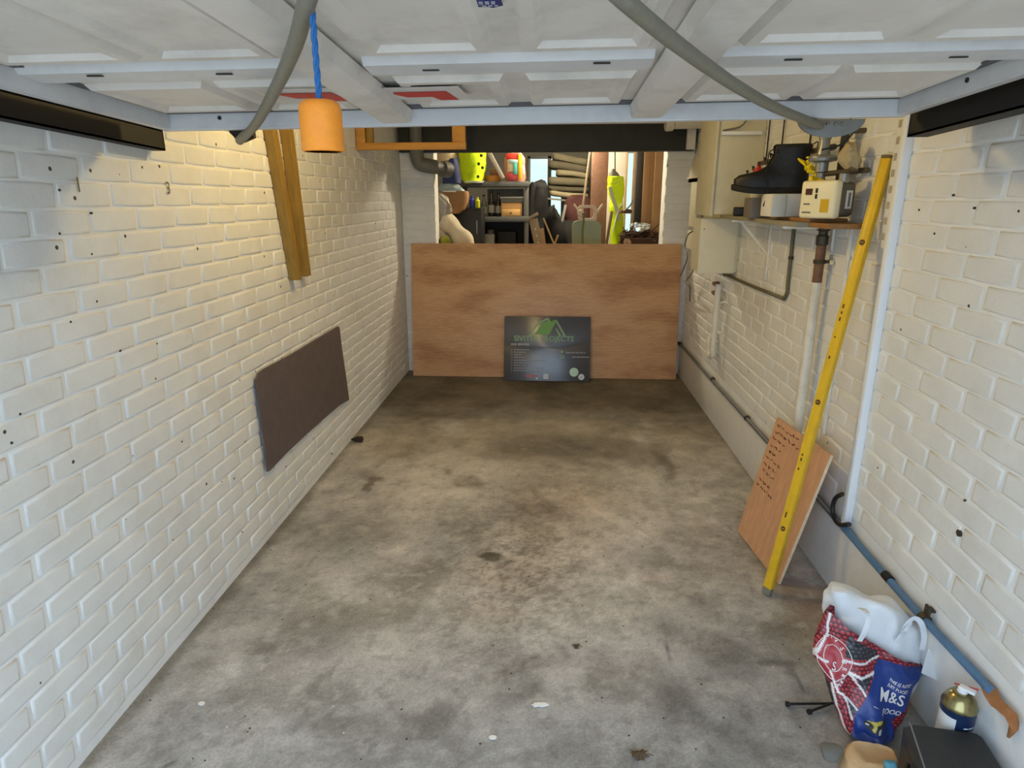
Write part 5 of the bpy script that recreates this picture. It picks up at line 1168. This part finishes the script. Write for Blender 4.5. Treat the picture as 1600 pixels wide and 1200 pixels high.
# dark coats hung at the window
coat = M('black coat fabric', (19, 19, 21), .85, .3, 10, .3, 30)
t = thing('black_coat', 'bulky black coat hung in front of the small bright window', 'coat', P(842, 345, Y=7.3))
b = B(); b.lump([(395, 826, 868), (350, 820, 858), (320, 821, 856), (300, 824, 855), (290, 828, 853), (284, 836, 851, 0, .8), (282, 840, 848, 0, .6)], 7.2, .12, 40, .03, 3, 2.2, 9); b.build('body', coat, t, 70)
b = B(); b.lump([(345, 823, 834), (310, 824, 835), (290, 827, 838, 0, .8), (284, 830, 836, 0, .5)], 7.12, .05, 18, .015, 5, 2.2, 14); b.build('sleeve', coat, t, 70)
b = B(); b.lump([(395, 850, 886), (370, 852, 884), (345, 852, 876), (330, 854, 872), (320, 858, 868, 0, .6)], 7.0, .10, 34, .03, 7, 2.2, 10); b.build('black_rucksack', M('black rucksack fabric', (16, 16, 18), .8, .3, 12, .3, 30), None, 70, 'slumped black rucksack on the floor side of the dark coat', 'rucksack')
b = B(); b.lump([(395, 868, 905), (365, 872, 902), (345, 880, 896, 0, .8)], 7.15, .08, 26, .02, 8, 2.4, 14); b.build('dark_bag', M('dark grey green bag', (52, 54, 50), .7, .25, 14), None, 70, 'dark grey bag behind the green case', 'bag')
plank('grey_pole', 884, 320, 872, 375, 7.4, 7.38, .03, .03, greyp, 'grey pole sloping in front of the dark red holdall', 'pole')
t = thing('red_holdall', 'dark red holdall on a stand under the folded mats', 'holdall', P(900, 335, Y=7.6))
b = B(); b.lump([(346, 884, 924), (336, 880, 926), (320, 880, 926), (310, 884, 922, 0, .9), (305, 892, 914, 0, .5)], 7.55, .11, 30, .012, 4, 2.6, 10); b.build('body', M('dark red fabric', (74, 40, 36), .8, .25, 14), t, 60)
z0h = P(900, 346, Y=7.6).z; xh0, xh1 = P(884, 340, Y=7.6).x, P(924, 340, Y=7.6).x
for x in (xh0+.03, xh1-.03): B().box((x-.015, 7.7, -.004), (x+.015, 7.74, z0h), .003).build('stand_post', blackp, t)
B().box((xh0, 7.6, z0h-.03), (xh1, 7.84, z0h), .004).build('stand_top', blackp, t)
# stack of folded mats on a high ledge
mats = [(296, 306, 858, 920, (146, 136, 108)), (288, 297, 856, 921, (80, 75, 60)), (275, 289, 856, 920, (96, 90, 72)), (265, 276, 868, 921, (120, 112, 88)), (252, 266, 856, 921, (78, 73, 58)), (240, 253, 862, 921, (92, 86, 68))]
for i, (y0, y1, x0, x1, col_) in enumerate(mats):
    m = M('folded mat %d' % i, col_, .85, .15, 10, .2, 40); a, c, za, zb_ = rect(x0, y0, x1, y1, 7.9)
    b = B(); rs = []; n = 18
    for k in range(13):
        f = k/12; x = a+(c-a)*f; dz = -.05*(f-.15)-.012*math.sin(f*3+i); e = 1 if 0 < k < 12 else .8
        rs.append([Vector((x+(0 if e == 1 else (.006 if k == 0 else -.006)), 8.05+.20*e*math.copysign(abs(math.cos(q))**.4, math.cos(q)), (za+zb_)/2+dz+(zb_-za)/2*e*1.03*math.copysign(abs(math.sin(q))**.6, math.sin(q))+.004*noise.noise(Vector((x*9, q*2, i))))) for q in [2*math.pi*j/n for j in range(n)]])
    b.rings(rs); b.build('folded_mat', m, None, 50, ('pale folded mat at the bottom of the tall mat stack', 'thin brown folded mat, second up in the mat stack', 'thick olive folded mat, third up in the mat stack', 'pale beige folded mat, fourth up in the mat stack', 'dark folded mat, fifth up in the mat stack', 'uppermost folded mat of the stack close under the beam')[i], 'mat', 'folded mats stacked by the window')
t = thing('mat_ledge', 'narrow ledge carrying the stack of folded mats', 'ledge', (P(890, 308, Y=7.9).x, 8.05, P(890, 309, Y=7.9).z-.10))
xa, xb = P(855, 308, Y=7.9).x, P(922, 308, Y=7.9).x; zl = P(890, 308, Y=7.9).z-.055
b = B(); b.rings([[Vector((x, y, z+dz)) for y, z in ((7.82, zl), (8.26, zl), (8.26, zl-.02), (7.82, zl-.02))] for x, dz in ((xa, .05), (xb, 0))]); b.build('board', greyp, t, 0)
for x in (xa+.03, xb-.03): B().box((x-.015, 8.2, -.004), (x+.015, 8.25, zl-.02+(.05 if x < (xa+xb)/2 else 0)*.9), .003).build('post', greyp, t)
# green case with pale handle
t = thing('green_case', 'sage green rounded case with pale open handle behind the plywood', 'case', P(918, 385, Y=6.35))
def rrect(x0, y0, x1, y1, r, Y, n=6):
    pts = []
    for cx, cy, a0 in ((x1-r, y0+r, -90), (x1-r, y1-r, 0), (x0+r, y1-r, 90), (x0+r, y0+r, 180)):
        for k in range(n+1): a = math.radians(a0+90*k/n); pts.append(P(cx+r*math.cos(a), cy+r*math.sin(a), Y=Y))
    return pts
sage = M('sage green shell', (140, 156, 132), .5, .07, 8)
b = B(); b.poly(rrect(894, 345, 939.5, 470, 9, 6.35), (0, .09, 0)); bmesh.ops.bevel(b.bm, geom=[e for e in b.bm.edges if abs(e.verts[0].co.y-e.verts[1].co.y) < 1e-5], offset=.008, segments=2, affect='EDGES'); b.build('shell', sage, t, 40)
pk = M('pale pinkish plastic', (206, 190, 174), .5, .06, 10)
b = B(); o_ = rrect(903, 320.5, 932.5, 346, 6, 6.38); i_ = rrect(908, 325, 927.5, 341, 4, 6.38); n = len(o_); D_ = Vector((0, .035, 0))
b.data(o_+i_+[p+D_ for p in o_]+[p+D_ for p in i_], [(k, (k+1) % n, n+(k+1) % n, n+k) for k in range(n)]+[(2*n+k, 3*n+k, 3*n+(k+1) % n, 2*n+(k+1) % n) for k in range(n)]+[(k, 2*n+k, 2*n+(k+1) % n, (k+1) % n) for k in range(n)]+[(n+k, n+(k+1) % n, 3*n+(k+1) % n, 3*n+k) for k in range(n)])
b.build('handle', pk, t, 40)
for pts in (((906, 333), (902, 327), (896.5, 319)), ((930, 335), (936, 327), (942, 319))): B().tube([P(x, y, Y=6.41) for x, y in pts], .011, 8, 4).build('handle_wing', pk, t)
B().lathe([(.034, 0), (.034, .02), (.026, .028)], P(907, 333, Y=6.375), (0, -1, 0), 16).build('latch', pk, t)
B().tube([P(911, 333, Y=6.345), P(912, 345, Y=6.335), P(910, 365, Y=6.34), P(911, 392, Y=6.34)], .009, 8, 5, .5).build('green_strap', M('olive strap', (104, 118, 64), .7), t)
# tall planks, jacket, posts, cardboard
bw = wood('brown plank', (92, 62, 44), (112, 78, 56), (130, 94, 68), (4, 4, .6), 2.0, .6)
p0, p1 = P(923, 300, Y=7.1), P(949, 300, Y=7.1)
t = thing('brown_board', 'tall brown wooden board leaning beside the folded mats', 'board', ((p0.x+p1.x)/2, 7.1, 0)); B().box((p0.x, 7.1, -.004), (p1.x, 7.125, 2.25), .002).build('board', bw, t)
plank('pale_pole', 922, 238, 908, 345, 6.9, 6.88, .022, .022, wd2, 'thin pale pole standing along the brown board edge', 'pole')
plank('worn_tool', 956, 330, 947, 384, 6.7, 6.68, .028, .028, M('worn tool handle', (128, 108, 80), .7, .2, 14), 'worn brown tool handle standing below the hung jacket', 'tool handle')
t = thing('hivis_jacket', 'yellow hi-vis jacket with grey hood hanging beside the brown board', 'jacket', P(961, 384, Y=6.85))
b = B(); b.lump([(395, 952, 974), (383, 954, 974), (350, 956, 974), (320, 953, 975), (295, 951, 975), (280, 950, 975), (275, 951, 974, 0, .8)], 6.8, .06, 40, .016, 3, 2.4, 16); b.build('jacket_body', hv, t, 60)
b = B(); b.lump([(277, 951, 970), (270, 952, 966), (264, 956, 960, 0, .6)], 6.82, .05, 18, .008, 3); b.build('hood', M('grey hood fabric', (110, 110, 100), .8), t, 60)
refl = M('silver reflective tape', (178, 180, 160), .4, .08, 20)
for pts in (((953, 292), (957, 308), (963, 325), (966, 345)), ((972, 318), (966, 330), (962, 344), (958, 362))): B().tube([P(x, y, Y=6.78) for x, y in pts], .018, 8, 5, .35).build('reflective_band', refl, t, 60)
b = B(); b.tube([P(952, 288, Y=6.77), P(962, 286, Y=6.765), (P(972, 279, Y=6.77))], .006, 6, 4, .6); b.build('shoulder_seam', M('dark olive seam', (96, 100, 20), .7), t, 60)
B().tube([P(962, 276, Y=6.86), P(961, 262, Y=6.87), P(961, 240, Y=6.9), P(961, 205, Y=6.95)], .006, 6).build('hanging_loop', blackp, t)
p0, p1 = P(947, 300, Y=7.6), P(976, 300, Y=7.6)
B().box((p0.x, 7.6, -.004), (p1.x, 7.62, 2.28), .002).build('white_board', M('off white sheet board', (196, 190, 176), .6, .08, 4), None, 30, 'tall off white sheet board behind the hung jacket', 'board')
p0 = P(977.5, 300, Y=7.5); B().box((p0.x-.012, 7.5, -.004), (p0.x+.012, 7.53, 2.28), .003).build('pale_batten', lightw, None, 30, 'slim pale batten standing at the edge of the bright back door', 'batten')
p0 = P(988, 300, Y=7.2); B().box((p0.x-.004, 7.2, -.004), (p0.x+.028, 7.225, 2.28), .003).build('grey_batten', M('grey brown batten', (150, 130, 104), .7, .2, 10), None, 30, 'grey brown batten standing between back door and dark post', 'batten')
p0, p1 = P(993, 300, Y=7.0), P(1006, 300, Y=7.0); B().box((p0.x, 7.0, -.004), (p1.x, 7.09, ZC), .004).build('dark_post', M('dark brown post', (48, 44, 38), .6, .2, 10), None, 30, 'dark upright post beside the cardboard sheets', 'post')
cb2 = M('tan cardboard sheet', (158, 124, 86), .8, .1, 6)
for x0, x1, Y, lab in ((1004, 1022, 6.75, 'tan cardboard sheet standing against the dark post'), (1021, 1046, 6.65, 'wider tan cardboard sheet standing by the meter side pier')):
    p0, p1 = P(x0, 300, Y=Y), P(x1, 300, Y=Y); t = thing('cardboard_sheet', lab, 'cardboard', ((p0.x+p1.x)/2, Y, 0), 'cardboard sheets by the pier')
    B().box((p0.x, Y, -.004), (p1.x, Y+.012, 2.2), .002).build('sheet', cb2, t); B().box(((p0.x+p1.x)/2-.002, Y-.002, .0), ((p0.x+p1.x)/2+.002, Y, 2.19)).build('fold_line', card, t, 0)
B().tube([P(974, 330, Y=6.7), P(984, 322, Y=6.72), P(989, 312, Y=6.75)], .008, 6, 4).build('bent_wire', greyp, None, 60, 'bent grey wire sticking out beside the jacket', 'wire')
b = B(); b.lump([(333, 966, 988, 0, .8), (330, 967, 989), (327.5, 972, 985, 0, .5)], 6.7, .04, 16, .01, 4, 2.2, 30); b.build('rusty_hinge', M('rusty brown lump', (88, 64, 46), .8, .3, 30), None, 50, 'rusty brown latch caught across the back door edge', 'latch')
foil = M('bright crumpled foil', (214, 226, 232), .18, .1, 30, metal=.6)
b = B(); b.lump([(362, 990, 1010, 0, .8), (357, 985, 1016), (352, 986, 1017), (349, 994, 1010, 0, .6)], 6.5, .07, 30, .016, 5, 2.2, 34); b.build('crumpled_foil', foil, None, 30, 'bright crumpled foil lying on the heap of twigs', 'foil')
# twigs: a tangle nobody would count
b = B(); rr = random.Random(12)
for k in range(150):
    x0 = rr.uniform(976, 1040); y0 = rr.uniform(361, 392); a = P(x0, y0, Y=rr.uniform(6.4, 6.7)); dv = Vector((rr.uniform(-1, 1), rr.uniform(-.4, .4), rr.uniform(-.45, .45))).normalized()*rr.uniform(.05, .13)
    b.tube([a-dv, a+Vector((rr.uniform(-.01, .01), 0, rr.uniform(-.01, .01))), a+dv], .0055, 5)
tw = b.build('twig_heap', M('dark brown twigs', (70, 48, 36), .9, .3, 40), None, 60, 'tangled heap of dark brown twigs beside the cardboard', 'twigs', kind='stuff')
t = thing('twig_crate', 'dark wooden crate holding the heap of twigs', 'crate', P(1008, 380, Y=6.55))
xa, xb = P(975, 380, Y=6.4).x, P(1042, 380, Y=6.4).x; zt = P(1008, 372, Y=6.4).z
cm = M('dark crate wood', (66, 48, 36), .8, .2, 10)
for k in range(5): B().box((xa, 6.36, zt-.14*(k+1)+.01), (xb, 6.38, zt-.14*k), .003).build('slat', cm, t); B().box((xa, 6.76, zt-.14*(k+1)+.01), (xb, 6.78, zt-.14*k), .003).build('slat', cm, t)
for x in (xa, xb-.03):
    for y in (6.38, 6.73): B().box((x, y, -.004), (x+.03, y+.03, zt), .003).build('post', cm, t)
B().box((xa, 6.38, zt-.10), (xb, 6.76, zt-.08)).build('base_board', cm, t)
b = B(); b.lump([(384, 975, 986, 0, .8), (378, 975, 987), (374, 977, 984, 0, .6)], 6.28, .03, 14, .006, 3, 2.4, 30); b.build('paper_scrap', M('pinkish paper scrap', (176, 150, 130), .7, .2, 30), None, 50, 'pinkish paper scrap wedged in front of the twig crate', 'paper')
